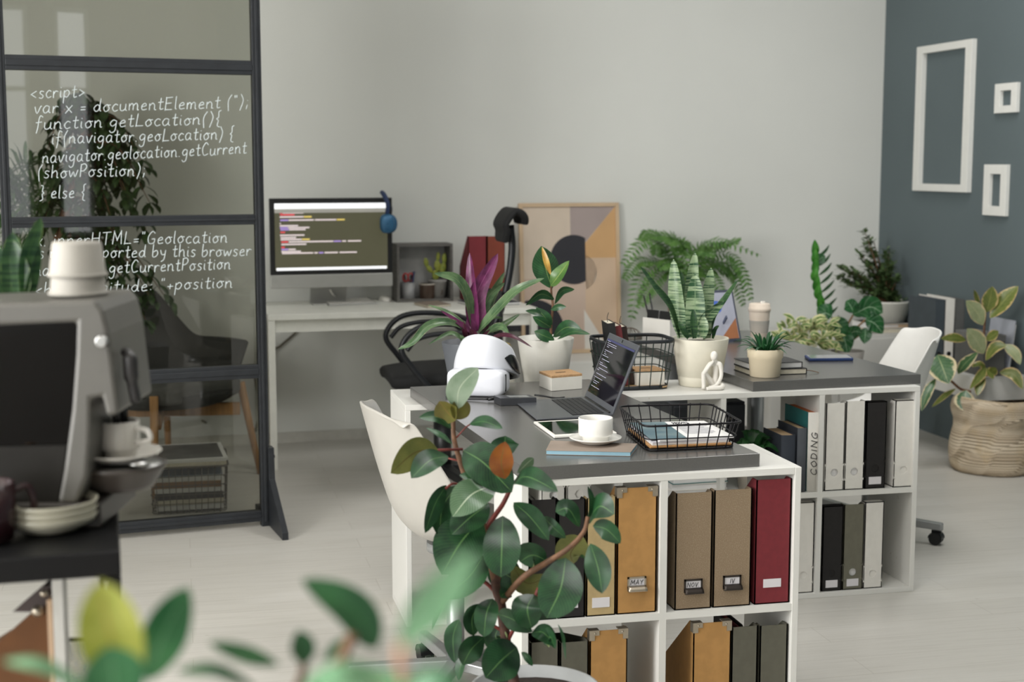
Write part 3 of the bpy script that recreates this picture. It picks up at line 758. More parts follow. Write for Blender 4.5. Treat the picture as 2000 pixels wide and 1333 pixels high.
for k, lb in enumerate(('sheaf of white papers at the bottom of the wire tray', 'sheaf of pale lilac papers in the middle of the wire tray', 'white leaflet sticking out right in the wire tray')):
    q = inb(z, .2); a = rp.uniform(-.03, .03) + (.04 if k == 2 else 0); c0 = sum(q, V()) / 4
    q = [c0 + MX.Rotation(a, 3, 'Z') @ (p - c0) * .97 + V(((.012 if k == 2 else 0), 0, 0)) for p in q]
    tag(obj('paper_sheaf', G().prism(q, .0045), (PAPER, PVIO, PAPER)[k]), lb, 'papers'); z += .0047
bk = thing('brochure', 'company brochure half blue-grey photo half printed page on top in the tray', 'brochure')
q = inb(z, .21); q = [q[0].lerp(q[3], .04), q[1].lerp(q[2], .02), q[2], q[3]]
L0, L1 = q[0].lerp(q[1], .46), q[3].lerp(q[2], .46)
obj('photo_page', G().prism([q[0], L0, L1, q[3]], .0015), mat('blue_grey_print', (74, 106, 120), .35, ns=14, var=.1, col2=(110, 132, 138)), bk, world=True)
pg = obj('text_page', G().prism([L0, q[1], q[2], L1], .0015), PAPER, bk, world=True)
ex = (q[2] - L1); ey = (L0 - L1); zz = V((0, 0, .0019)); PRT = mat('dark_print', (52, 52, 58), .8)
g = G()
for k, ln in enumerate(('COMPANY', 'PROFILE')):
    st, wd = write(ln); g.text(st, .0007, lambda x, y: L1 + zz + ex * (.12 + .42 * x / wd) + ey * (.11 + .075 * k - y * .0058), 4)
obj('heading', g, PRT, pg, world=True)
g = G()
for k in range(9):
    a = L1 + zz + ex * .12 + ey * (.28 + .06 * k); b = a + ex * (.74 - .1 * (k % 3 == 2)); g.prism([a, b, b + ey * .018, a + ey * .018], .0002)
obj('paragraph', g, mat('grey_print', (168, 168, 176), .8), pg, world=True)
# white card boxes with cork lids
def cardbox(label, A, B, C, z0, h):
    q = par(A, B, C); t = thing('storage_box', label, 'box')
    obj('body', G().prism([V((p.x, p.y, z0)) for p in q], h), mat('white_card', (226, 223, 214), .7, var=.02), t, world=True, bevel=.001)
    g = G().prism([V((p.x, p.y, z0 + h)) for p in q], .008)
    l = obj('lid', g, CORK, t, world=True, bevel=.001)
    c = sum(q, V()) / 4; d = (q[2] - q[1]).normalized(); f = (q[1] - q[0]).normalized()
    obj('finger_slot', G().prism([V((c.x, c.y, z0 + h + .0081)) + d * i * .018 + f * j * .006 for i, j in ((-1, -1), (1, -1), (1, 1), (-1, 1))], .0004), mat('slot_shadow_brown', (96, 70, 46), .9), l, world=True)
cardbox('white box with cork lid on the near desk beside the white plant pot', gz(1053, 755, ZD), gz(1077, 765, ZD), gz(1137, 760, ZD), ZD + .0005, .042)
# ------------------------------------------------------------------ things on the long shelf
bs = thing('wire_basket', 'dark green wire basket with a wooden floor standing behind the laptop', 'basket')
bb = [V((1.385, 4.625, ZU + .006)), V((1.606, 4.628, ZU + .006)), V((1.606, 4.80, ZU + .006)), V((1.385, 4.80, ZU + .006))]
bt = [V((1.362, 4.605, ZU + .16)), V((1.626, 4.608, ZU + .16)), V((1.626, 4.815, ZU + .16)), V((1.362, 4.815, ZU + .16))]
def band(q, r, h):
    lp = rloop(q, r); n = len(lp); g = G()
    return g.add(lp + [p + V((0, 0, h)) for p in lp], [(k, (k + 1) % n, n + (k + 1) % n, n + k) for k in range(n)], True)
obj('rim', band(bt, .06, .012), METAL_DK, bs, world=True, solid=.003)
obj('base_band', band([p - V((0, 0, .0055)) for p in bb], .05, .014), METAL_DK, bs, world=True, solid=.003)
obj('wire_mesh', wires([p + V((0, 0, .004)) for p in bt], bb, 5, 4, .0019, (.36, .7), False, grid=False), WIREG, bs, world=True)
obj('wooden_floor', G().prism(rloop([V((p.x, p.y, ZU + .006)).lerp(V((1.508, 4.72, ZU + .006)), .02) for p in bb], .03), .005), BIRCH, bs, world=True)
zf = ZU + .0115
A = gz(1253, 758.5, zf); 
cardbox('white box with cork lid standing inside the green wire basket', V((1.49, 4.752, 0)), V((1.496, 4.652, 0)), V((1.596, 4.657, 0)), zf, .045)
FELT = mat('charcoal_felt', (62, 62, 64), .95, ns=200, bump=.3)
DKRED = mat('dark_red_leather', (96, 34, 38), .5, bump=.2); DKBRN = mat('dark_brown_leather', (48, 32, 26), .5, bump=.2); BLKL = mat('black_leather', (24, 24, 25), .5, bump=.25, bs=300)
def nbk(label, m, c, sz, tilt, rz, ribbon=True, pages=CREAM):
    t = thing('notebook', label, 'notebook'); M4 = MX.Translation(c) @ MX.Rotation(rz, 4, 'Z') @ MX.Rotation(tilt, 4, 'Y')
    w_, d, h = sz; g = G()
    for s in (-1, 1): g.b2((s * w_ / 2, -d / 2, 0), (s * (w_ / 2 - .002), d / 2, h))
    g.b2((-w_ / 2, -d / 2, 0), (w_ / 2, -d / 2 + .002, h))
    obj('cover', g.xf(M4), m, t, bevel=.0006)
    obj('page_block', G().b2((-w_ / 2 + .002, -d / 2 + .002, .003), (w_ / 2 - .002, d / 2 - .003, h - .003)).xf(M4), pages, t)
    if ribbon: obj('ribbon', G().tube([(0, 0, h - .02), (.0, .01, h + .01), (.008, .014, h + .028)], .0012, 5, smooth=8).xf(M4), m, t)
nbk('black leather notebook leaning leftmost in the wire basket', BLKL, V((1.432, 4.70, zf + .003)), (.026, .11, .216), -.12, -.1)
nbk('dark red notebook next to the black one in the basket', DKRED, V((1.463, 4.71, zf + .003)), (.024, .11, .206), -.15, -.1, False)
nbk('dark brown notebook leaning rightmost in the basket', DKBRN, V((1.490, 4.73, zf + .003)), (.02, .11, .2), -.15, -.1)
t = thing('pen_holder', 'charcoal felt holder at the left end of the wire basket', 'holder', (1.405, 4.775, zf))
obj('body', G().prism([(-.012, -.03), (.022, -.03), (.022, .03), (-.012, .03)], 0, .14).xf(MX.Rotation(-.12, 4, 'Y')), FELT, t, bevel=.003)
# figurine
t = thing('thinker_figurine', 'white abstract figurine of a seated thinker on the long shelf', 'figurine', gz(1392, 762, ZU) + V((0, .012, 0)), -.2)
FIG = mat('matt_white_resin', (234, 230, 222), .5, var=.01)
def limb(pts, rs, n=12):
    m = len(rs) - 1
    return G().tube(pts, lambda t_: rs[min(m, int(t_ * m))] * (1 - (t_ * m - int(t_ * m))) + rs[min(m, int(t_ * m) + 1)] * (t_ * m - int(t_ * m)), n, smooth=24)
obj('head', G().ball((.006, -.004, .115), (.0125, .0125, .0165), 20, 14), FIG, t)
body = limb([(.012, .014, .012), (.015, .012, .05), (.014, .008, .082), (.008, -.002, .1), (.006, -.004, .112)], [.013, .0095, .011, .0085, .005])
for q in (limb([(.014, .004, .088), (.027, .0, .085), (.032, .0, .065), (.030, -.005, .04), (.012, -.018, .016), (-.012, -.022, .009)], [.009, .0085, .0072, .0065, .006, .0055]),
          limb([(.008, .002, .09), (-.008, -.006, .086), (-.024, -.014, .066), (-.03, -.016, .055), (-.012, -.014, .08), (.004, -.014, .1)], [.009, .008, .0068, .0062, .0055, .0045]),
          limb([(.008, .012, .012), (-.012, .0, .04), (-.028, -.012, .058), (-.03, -.014, .04), (-.029, -.016, .014), (-.032, -.024, .007)], [.012, .0095, .0085, .0075, .007, .0062]),
          limb([(.014, .014, .012), (.034, .0, .012), (.03, -.02, .009), (.004, -.026, .008), (-.022, -.03, .0065)], [.0125, .0105, .0085, .0075, .006])):
    body.v += []; o_ = len(body.v); body.v += q.v; body.f += [[i + o_ for i in f] for f in q.f]; body.sm += q.sm; body.mi += q.mi; body.uv += q.uv
obj('body', body, FIG, t)
# ------------------------------------------------------------------ things on the far desk
b3 = par(*quad([(1433, 723), (1466, 735), (1576, 731)], ZD))
def lying(label, z0, h, s=0, sh=V(), cover=BLKL, pages=PAPER, ribbon=None):
    c = sum(b3, V()) / 4; q = [V((p.x, p.y, z0)).lerp(V((c.x, c.y, z0)), s) + sh for p in b3]
    t = thing('notebook', label, 'notebook'); c2 = sum(q, V()) / 4
    sh_ = lambda k, z: [V((p.x, p.y, z)).lerp(V((c2.x, c2.y, z)), k) for p in q]
    g = G().prism(sh_(0, z0), .002).prism(sh_(0, z0 + h - .002), .002)
    e = (q[1] - q[2]).normalized() * -.003; g.prism([V((p.x, p.y, z0)) for p in (q[2] - e, q[2], q[3], q[3] - e)], h)
    obj('cover', g, cover, t, world=True, bevel=.0006); obj('page_block', G().prism(sh_(.03, z0 + .002), h - .004), pages, t, world=True)
    if ribbon: obj('ribbon', G().tube(ribbon, .0014, 5, smooth=8), mat('brown_ribbon', (110, 78, 50), .8), t, world=True)
zz0 = ZD + .0006
lying('black notebook with brown ribbon under another, behind the succulent pot', zz0, .02, ribbon=[b3[2] + V((-.01, .02, .01)), b3[2] + V((.02, .02, .009)), b3[2] + V((.05, .01, .002))], pages=CREAM)
lying('dark grey notebook on top of the black one behind the succulent', zz0 + .0205, .021, .06, V((-.006, .006, 0)), cover=mat('charcoal_cover', (58, 58, 58), .6), pages=PAPER)
pq = par(*quad([(1571, 699.5), (1580, 706.5), (1667, 705.5)], ZD + .0006))
t = thing('phone', 'phone in a navy blue case lying face up on the far desk', 'phone')
obj('case', G().prism(pq, .011), mat('navy_case', (40, 62, 112), .45), t, world=True, bevel=.003)
cp = sum(pq, V()) / 4
obj('screen', G().prism([V((p.x, p.y, ZD + .0114)).lerp(V((cp.x, cp.y, ZD + .0114)), .08) for p in pq], .0008), mat('pale_glass', (150, 152, 156), .08, spec=.8), t, world=True)
t = thing('travel_cup', 'cream reusable coffee tumbler with grey ribbed sleeve', 'cup', gz(1482, 673, ZD) + V((0, 0, .0005)))
CUPC = mat('cream_bamboo_plastic', (222, 208, 192), .5, var=.01)
obj('body', G().lathe([(0, 0), (.03, 0), (.0315, .002), (.0425, .136), (.0425, .138), (.04, .138), (.03, .006), (0, .004)], n=40), CUPC, t)
g = G().grid(lambda u, v: V(((.0352 + .0048 * v + .0009 * math.cos(6.2832 * u * 44)) * math.cos(6.2832 * u), (.0352 + .0048 * v + .0009 * math.cos(6.2832 * u * 44)) * math.sin(6.2832 * u), .048 + .05 * v)), 176, 1, cu=True)
obj('sleeve', g, mat('grey_silicone', (168, 166, 160), .6), t)
obj('lid', G().lathe([(.043, .134), (.0455, .136), (.0455, .146), (.044, .15), (.0425, .151), (.042, .164), (.038, .167), (0, .166)], n=40), CUPC, t)
obj('stopper', G().rbox((.012, -.004, .17), (.018, .012, .01), .004), WHITEP, t)
# tablet on a stand
t = thing('tablet', 'tablet in a grey-blue case propped up behind the tall snake plant', 'tablet', gz(1450, 669, ZD) + V((0, .03, 0)), .25)
TM = MX.Rotation(-.33, 4, 'X')
obj('case', G().b2((-.15, 0, .002), (.012, .01, .222)).xf(TM), mat('blue_grey_case', (66, 70, 86), .6), t, bevel=.004)
s = obj('screen', G().b2((-.141, -.0008, .014), (.002, 0, .21)).xf(TM), mat('lit_pale_screen', (150, 152, 162), .3, emit=(142, 144, 160), es=.35), t)
g = G().add([V((-.085 + .026 * math.cos(a / 20 * 6.2832), -.0014, .15 + .026 * math.sin(a / 20 * 6.2832))) for a in range(20)], [tuple(range(20))])
obj('picture_shape', g.xf(TM), mat('screen_blue_shape', (70, 96, 168), .4, emit=(70, 96, 168), es=.4), s)
obj('picture_shape', G().add([V((-.09, -.0014, .014)), V((-.0, -.0014, .014)), V((-.0, -.0014, .10))], [(0, 1, 2)]).xf(TM), mat('screen_brown_shape', (140, 92, 62), .4, emit=(140, 92, 62), es=.35), s)
obj('stand', G().b2((-.1, .0, .0), (-.03, .09, .003)).prism([(.0, .1), (.085, 0), (.09, 0), (.006, .11)], -.068, -.062, 0), mat('stand_grey', (84, 90, 112), .6), t)
# white organiser with notebooks and pencils
oN, oF = gz(1308, 661, ZD), gz(1255, 654, ZD)
oL = (oF - oN).length; oA = math.atan2(oF.y - oN.y, oF.x - oN.x); oh = gd(1308, 626, (oN - EYE).dot(FW)).z - ZD
t = thing('desk_organiser', 'white upright organiser at the far end of the rear desk', 'organiser', oN + V((0, 0, .0005)), oA)
# local: x runs away from the viewer, -y to the right
obj('front_panel', G().b2((0, -.003, 0), (oL, 0, oh)), WHITEP, t, bevel=.0008)
obj('back_panel', G().b2((0, -.075, 0), (oL, -.072, oh)), WHITEP, t)
for x in (.002, oL - .0045): obj('side_panel', G().b2((x, -.072, 0), (x + .0025, -.003, oh * .6)), WHITEP, t)
obj('floor', G().b2((.0045, -.072, 0), (oL - .0045, -.003, .003)), WHITEP, t)
OM = MX.Translation(oN) @ MX.Rotation(oA, 4, 'Z')
for k in range(2):
    M4 = OM @ MX.Translation((.01 + k * oL * .46, -.006 - k * .002, .005)) @ MX.Rotation(.1, 4, 'X'); bw = oL * .42
    n = thing('notebook', ['black notebook standing nearer in the white organiser', 'black notebook standing farther back in the white organiser'][k], 'notebook')
    obj('cover', G().b2((0, -.002, 0), (bw, 0, oh + .03)).b2((0, -.022, 0), (bw, -.02, oh + .03)).xf(M4), BLKL, n)
    obj('page_block', G().b2((.002, -.02, .002), (bw - .002, -.002, oh + .0295)).xf(M4), PAPER, n)
for k, (a, tp) in enumerate(((oL * .95, (1257, 576)), (oL * .8, (1268, 570)))):
    A = OM @ V((a, -.05, .006)); B = gd(*tp, (A - EYE).dot(FW))
    p = thing('pencil', ['black pencil leaning left in the white organiser', 'black pencil standing right in the white organiser'][k], 'pencil')
    obj('shaft', G().cyl(A, B.lerp(A, .06), .0038, n=6), BLACK, p); obj('tip', G().cyl(B.lerp(A, .06), B, .0036, .0006, n=6), BLACK, p)
# little wire bowl turned over at the back corner of the far desk
wbp = gz(1230, 661, ZD); wbp.z = ZD + .0005
t = thing('wire_bowl', 'small brown wire bowl turned upside down at the back corner of the far desk', 'bowl', wbp)
WBR = mat('brown_wire', (92, 78, 66), .5, metal=.3)
g = G()
for k in range(8):
    a = math.pi * k / 8; g.tube([(.05 * math.cos(a) * math.cos(b), .05 * math.sin(a) * math.cos(b), .042 * math.sin(b) + .002) for b in [math.pi * j / 16 for j in range(17)]], .0012, 5)
obj('wires', g, WBR, t); obj('rim', G().tube([(.05 * math.cos(a / 30 * 6.2832), .05 * math.sin(a / 30 * 6.2832), .002) for a in range(30)], .002, 6, closed=True), WBR, t)
# ------------------------------------------------------------------ potted plants on the shelf and desks
def pot(t, prof, m, soil=None, n=48, world=False):
    obj('pot', G().lathe(prof, n=n), m, t)
    if soil: obj('soil', G().lathe([(0, 0), (soil[0], 0)], (0, 0, soil[1]), n=24), SOIL, t)
def addleaves(t, leaves, m, name='leaf'):
    for pp, wpx, kw in leaves: obj(name, lpx(pp, wpx, **kw), m, t, world=True)
def zpx(leaves, sx, ox, oy, d):
    """Outline points given in an enlarged view (scale sx, corner ox,oy) with depth offsets."""
    out = []
    for pts, wz, kw in leaves:
        out.append(([(p[0] / sx + ox, p[1] / sx + oy, d + (p[2] if len(p) > 2 else 0)) for p in pts], wz / sx, kw))
    return out
GREYPOT = mat('grey_ribbed_plastic', (96, 100, 106), .5, var=.02, bump=.2, bs=300)
WPOT = mat('white_pot_glaze', (224, 222, 213), .4, var=.01)
CPOT = mat('cream_matt_plastic', (216, 211, 194), .55, var=.02)
# oyster plant
c = gd(919, 668, 4.93); h = c.z - ZU
t = thing('potted_plant', 'purple and green strap-leaved plant in a dark grey pot behind the headset', 'potted plant', (c.x, c.y, ZU + .0005))
pot(t, [(0, 0), (.066, 0), (.07, .003), (.0985, h - .003), (.0985, h), (.095, h), (.09, h - .03), (0, h - .032)], GREYPOT, (.091, h - .028))
OYG = leafmat('oyster_plant_green', (96, 122, 84), (64, 92, 62), (128, 148, 110), under=(112, 44, 92), edge=(150, 150, 120), ew=.47, vein=4)
OYP = leafmat('oyster_plant_purple', (112, 48, 90), (78, 30, 62), (146, 84, 124), under=(104, 40, 84), rough=.35, vein=4)
OYD = leafmat('oyster_plant_dark', (86, 34, 58), (54, 30, 36), (104, 60, 62), rough=.35, vein=4)
ks = dict(peak=.32, q=.55, base=.55, fold=.35, nl=16)
K = lambda **k: dict(ks, **k)
addleaves(t, zpx([([(745, 910), (728, 700, -.02), (865, 428, -.03)], 128, K(turn=12)), ([(728, 900), (705, 660, -.03), (690, 425, -.03)], 86, K(turn=-30)),
    ([(700, 980), (694, 890), (690, 812)], 70, K(turn=-20)), ([(705, 925, -.03), (620, 860, -.06), (508, 783, -.08)], 40, K(turn=40))], 3.173, 700, 360, 4.93), OYP)
addleaves(t, zpx([([(750, 900), (800, 745, .04), (905, 545, .06)], 76, K(turn=20)), ([(755, 850), (805, 700, .0), (905, 610, .02)], 67, K(turn=30)),
    ([(742, 912), (900, 740, -.06), (1000, 650, -.1), (1152, 583, -.12)], 78, K(turn=-40)), ([(712, 890), (668, 690, -.05), (600, 585, -.09), (470, 553, -.12)], 81, K(turn=35)),
    ([(700, 915), (560, 858, -.1), (430, 880, -.16), (330, 985, -.2), (243, 1025, -.2)], 56, K(turn=25)), ([(690, 900), (560, 800, .0), (428, 748, .0)], 37, K(turn=50)),
    ([(760, 920), (880, 885, .03), (1002, 805, .05)], 51, K(turn=-30)), ([(778, 940), (850, 888, -.08), (905, 892, -.12), (942, 948, -.14)], 49, K(turn=-20)),
    ([(690, 985), (630, 950, -.08), (560, 925, -.1), (430, 996, -.12)], 34, K(turn=20)), ([(665, 985, -.07), (640, 955, -.08), (615, 938, -.08)], 32, K(turn=0)),
    ([(770, 870), (830, 830, .02), (895, 830, .0)], 29, K(turn=-30))], 3.173, 700, 360, 4.93), OYG)
addleaves(t, zpx([([(800, 972, -.08), (880, 938, -.12), (960, 945, -.16), (1078, 1012, -.18)], 30, K(turn=-15)), ([(690, 930), (620, 868, -.05), (540, 862, -.08), (500, 862, -.08)], 30, K(turn=10)),
    ([(680, 970), (660, 905, -.05), (650, 850, -.05)], 40, K(turn=-30)), ([(720, 985, -.05), (712, 930, -.07), (690, 900, -.08)], 52, K(turn=0)), ([(760, 975), (790, 910), (800, 868)], 36, K(turn=30)), ([(740, 985, -.07), (770, 940, -.09), (815, 900, -.1)], 30, K(turn=30))], 3.173, 700, 360, 4.93), OYD)
# rubber plant in white pot
c = gd(1065.5, 660, 4.95); h = c.z - ZU
t = thing('potted_plant', 'young rubber plant in a glossy white pot in front of the poster', 'potted plant', (c.x, c.y, ZU + .0005))
pot(t, [(0, 0), (.067, 0), (.071, .003), (.0975, h - .002), (.0965, h), (.0925, h), (.088, h - .022), (0, h - .024)], WPOT, (.089, h - .02))
RUB = leafmat('rubber_leaf', (44, 88, 52), (26, 62, 36), (112, 140, 82), under=(124, 138, 92), vein=16)
RUBL = leafmat('young_rubber_leaf', (92, 128, 62), (62, 104, 50), (160, 172, 100), under=(132, 150, 90), vein=16)
RUBG = leafmat('golden_new_leaf', (202, 166, 84), (168, 122, 52), (220, 196, 120), vein=10)
zz = lambda L: zpx(L, 3.173, 700, 360, 4.95)
obj('stem', G().tube([gd(x / 3.173 + 700, y / 3.173 + 360, 4.95) for x, y in ((1192, 945), (1196, 850), (1205, 750), (1197, 690), (1194, 630))], lambda s: .0055 - .002 * s, 8, smooth=16), STEM, t, world=True)
addleaves(t, zz([([(1200, 650), (1160, 520, -.01), (1133, 383, -.02)], 168, dict(turn=8, peak=.52, fold=.1)),
    ([(1215, 715), (1130, 682, -.05), (1036, 752, -.08)], 62, dict(turn=-25)), ([(1215, 745), (1262, 662, .02), (1340, 652, .02)], 52, dict(turn=30)),
    ([(1190, 780, -.01), (1240, 762, -.03), (1288, 760, -.04)], 42, dict(turn=0)), ([(1195, 835), (1110, 800, -.03), (1034, 785, -.04)], 50, dict(turn=40)),
    ([(1198, 895), (1160, 830, -.02), (1100, 765, -.02)], 72, dict(turn=20)), ([(1196, 890, -.02), (1140, 855, -.04), (1080, 820, -.05)], 62, dict(turn=-10)),
    ([(1215, 965, -.08), (1150, 940, -.1), (1090, 912, -.1)], 76, dict(turn=15)), ([(1205, 948), (1290, 888, -.05), (1385, 905, -.08)], 92, dict(turn=-20)),
    ([(1160, 965, -.08), (1150, 930, -.08), (1120, 905, -.08)], 50, dict(turn=60)), ([(1232, 962, -.06), (1330, 915, -.11), (1437, 930, -.13)], 44, dict(turn=-30))]), RUB)
addleaves(t, zz([([(1190, 632, -.02), (1235, 575, -.04), (1307, 474, -.04)], 96, dict(turn=-35, fold=.3))]), RUBL)
addleaves(t, zz([([(1192, 565, -.02), (1165, 480, -.035), (1138, 388, -.03)], 36, dict(turn=0, fold=.4))]), RUBG)
# snake plant
c = gd(1366, 660, 5.0); h = c.z - ZU; cx, cy_ = c.x + .004, min(c.y, 4.735)
t = thing('potted_plant', 'banded snake plant in a large cream pot on the long shelf', 'potted plant', (cx, cy_, ZU + .0005))
pot(t, [(0, 0), (.07, 0), (.0725, .003), (.0765, .032), (.0758, .0335), (.0772, .035), (.0975, h - .002), (.0965, h), (.0925, h), (.089, h - .02), (0, h - .022)], CPOT, (.09, h - .018))
SNK = leafmat('snake_plant_leaf', (158, 176, 142), (132, 156, 116), (130, 154, 116), bands=(48, 84, 54), rough=.4)
SNKD = leafmat('dark_snake_plant_leaf', (66, 98, 58), (44, 76, 44), (70, 104, 60), bands=(30, 60, 38), edge=(104, 130, 72), ew=.46, rough=.4)
s6 = lambda L: zpx(L, 3.333, 1200, 420, 4.99)
sn = lambda **k: dict(dict(peak=.42, q=.5, base=.55, fold=.3, nl=18), **k)
addleaves(t, s6([([(500, 800, .03), (500, 500, .04), (525, 242, .03)], 93, sn(turn=10)), ([(440, 800), (405, 560, -.01), (385, 288, .0)], 105, sn(turn=-15)),
    ([(520, 800, -.03), (525, 600, -.04), (525, 385, -.04)], 128, sn(turn=5)), ([(590, 800), (600, 560, .01), (630, 343, .02)], 93, sn(turn=20)),
    ([(575, 800, -.05), (582, 730, -.06), (585, 665, -.06)], 62, sn(turn=0)), ([(600, 805), (590, 680, -.03), (712, 560, -.05)], 96, sn(turn=30))]), SNK)
addleaves(t, s6([([(425, 800), (360, 600, -.04), (270, 480, -.08), (165, 333, -.1)], 68, sn(turn=55)), ([(620, 800), (650, 660, -.02), (725, 545, -.03), (806, 422, -.02)], 66, sn(turn=-50)),
    ([(520, 805, -.06), (515, 700, -.07), (512, 615, -.06)], 52, sn(turn=20)), ([(470, 800, .03), (455, 600, .04), (432, 362, .05)], 68, sn(turn=20)),
    ([(480, 805, -.05), (440, 740, -.06), (420, 690, -.05)], 46, sn(turn=30)), ([(640, 805), (655, 745, -.02), (680, 720, -.03)], 27, sn())]), SNKD)
# succulent
c = gz(1496, 736, ZD); h = .096
t = thing('potted_plant', 'small spiky succulent in a cream terracotta-shaped pot', 'potted plant', c + V((0, .01, .0005)))
pot(t, [(0, 0), (.05, 0), (.0515, .002), (.0565, .062), (.0605, .066), (.0625, h - .002), (.0615, h), (.058, h), (.055, h - .014), (0, h - .015)], mat('ivory_pot', (226, 212, 184), .5, var=.01), (.056, h - .012))
SUC = leafmat('succulent_blade', (36, 88, 48), (22, 64, 36), (60, 112, 66), edge=(84, 132, 84), ew=.45, vein=2, rough=.38)
rr = random.Random(11)
for k in range(30):
    a = k * 2.399; L = rr.uniform(.075, .112) if k > 7 else rr.uniform(.065, .08); el = rr.uniform(.15, .8) if k > 7 else rr.uniform(.9, 1.35)
    o = V((math.cos(a) * .02, math.sin(a) * .02, h - .012)); d = V((math.cos(a) * math.cos(el), math.sin(a) * math.cos(el), math.sin(el)))
    m1 = o + d * L * .55 + V((0, 0, .008)); tp_ = o + d * L + V((0, 0, -.012 if k > 7 else 0))
    obj('leaf', G().leaf([o, m1, tp_], .0135, V((-d.x * d.z, -d.y * d.z, 1)), fold=.5, peak=.3, q=.6, base=.6, nl=8), SUC, t)
# leafy plant inside the long shelf
c = V((fx(1470, 880, U2Y + .09), U2Y + .09, S1))
t = thing('potted_plant', 'dark leafy plant inside the long shelf, left of the navy books', 'potted plant', c)
pot(t, [(0, 0), (.045, 0), (.062, .11), (.06, .112), (.056, .1), (0, .098)], mat('pale_clay', (190, 182, 170), .7), (.056, .1), n=32)
DKL = leafmat('dark_glossy_leaf', (38, 84, 40), (20, 54, 28), (60, 108, 56), vein=8)
rr = random.Random(4)
for k in range(22):
    a = k * 2.399 + .4; el = rr.uniform(.1, 1.2); L = rr.uniform(.07, .12)
    d = V((math.cos(a) * math.cos(el), math.sin(a) * math.cos(el) * .8, math.sin(el)))
    o = V((0, 0, .1)); p1 = o + d * L * .6 + V((0, 0, .03)); p2 = o + d * L * 1.15 + V((0, 0, -.015))
    p2.y = max(-.1, min(.12, p2.y))
    obj('leaf', G().leaf([o, p1, p2], .034, V((-d.x * .4, -d.y * .4 - .3, 1)), fold=.25, peak=.45, nl=10), DKL, t)
# little cactus behind the headset
c = gd(986, 700, 4.93); c.z = ZU
t = thing('potted_cactus', 'tiny knobbly cactus behind the headset', 'cactus', c)
obj('pot', G().lathe([(0, 0), (.03, 0), (.038, .07), (.036, .07), (0, .06)], n=24), WPOT, t)
CAC = mat('cactus_skin', (70, 110, 66), .7, ns=120, col2=(190, 160, 96), lo=.5, hi=.6)
g = G()
for q, r_ in (((0, 0, .085), .022), ((.004, 0, .115), .017), ((.005, 0, .142), .012), ((-.016, -.004, .1), .014), ((.02, -.004, .1), .012)):
    q = V(q); g.grid(lambda u, v: q + V((math.cos(6.2832 * u) * math.sin(math.pi * v), math.sin(6.2832 * u) * math.sin(math.pi * v), -math.cos(math.pi * v) * 1.25)) * (r_ * (1 + .14 * math.cos(6.2832 * u * 9))), 45, 10, cu=True)
obj('body', g, CAC, t)
g = G(); rr = random.Random(2)
for k in range(110):
    q, r_ = ((0, 0, .085), .022) if k % 3 == 0 else (((.004, 0, .115), .017) if k % 3 == 1 else ((.005, 0, .142), .012))
    a = rr.uniform(0, 6.28); e = rr.uniform(-.6, 1.4); d = V((math.cos(a) * math.cos(e), math.sin(a) * math.cos(e), math.sin(e)))
    p = V(q) + d * r_; g.cyl(p, p + d * .008, .0007, .0002, n=4, caps=False)
obj('spines', g, mat('straw_spines', (214, 186, 128), .8), t)
# ------------------------------------------------------------------ desk along the back wall and what stands on it
ZW = .765
WA = math.atan(WK)
wd = thing('desk', 'white table along the back wall carrying the big monitor', 'desk', (.395, 7.03, 0), WA)
WL = gz(1040, 600, ZW).x - .395 + .02; WDp = .66
DW = mat('offwhite_desk', (234, 234, 226), .42, var=.02)
obj('table_top', G().b2((0, 0, ZW - .028), (WL, WDp, ZW)), DW, wd, bevel=.002)
for x in (.0, WL - .034):
    for y in (.004, WDp - .04): obj('leg', G().b2((x, y, 0), (x + .034, y + .034, ZW - .028)), DW, wd, bevel=.002)
for y in (.03, WDp - .03): obj('apron', G().b2((.034, y, ZW - .09), (WL - .034, y + .014, ZW - .03)), DW, wd)
def wdp(u, v, z=None):
    p = gz(u, v, ZW); return p
# monitor (all-in-one)
mp = V((.76, 7.50, ZW))
t = thing('monitor', 'large silver monitor with lines of code on the white back table', 'monitor', mp, WA + .03)
ALU = mat('brushed_silver', (172, 172, 168), .4, metal=.35, var=.02)
def panelpt(u, v, y=7.43):
    return gy(u, v, y)
# panel is upright: corners from its height above the table
zt_, zb_ = gy(640, 387, 7.43).z - ZW, gy(640, 562, 7.43).z - ZW; hwid = (gy(767, 470, 7.43) - gy(525, 470, 7.43)).length / 2; off = gy(646, 470, 7.43).x - mp.x
MXp = MX.Translation((off, -.07, 0))
zs = zb_ + (zt_ - zb_) * .152
obj('chin', G().b2((-hwid, 0, zb_), (hwid, .012, zs)).xf(MXp), ALU, t, bevel=.004)
bz = obj('bezel', G().b2((-hwid, 0, zs), (hwid, .012, zt_)).xf(MXp), BLACK, t, bevel=.003)
obj('back_shell', G().grid(lambda u, v: MXp @ V((-hwid * .97 + 1.94 * hwid * u, .012 + .045 * math.sin(math.pi * u) ** .6 * math.sin(math.pi * v) ** .6, zb_ + .01 + (zt_ - zb_ - .02) * v)), 14, 10), ALU, t)
ss = .026; x0, x1, z0, z1 = -hwid + ss, hwid - ss, zs + .022, zt_ - .026
obj('display', G().b2((x0, -.001, z0), (x1, 0, z1)).xf(MXp), mat('lit_editor_background', (40, 40, 30), .35, emit=(84, 82, 62), es=.85), bz)
LITW = mat('lit_white_bar', (200, 200, 200), .6, emit=(244, 246, 248), es=.95)
obj('menu_bar', G().b2((x0, -.002, z1 - .028), (x1, -.001, z1)).xf(MXp), LITW, bz); obj('dock_bar', G().b2((x0 + .005, -.002, z0), (x1 - .005, -.001, z0 + .014)).xf(MXp), LITW, bz)
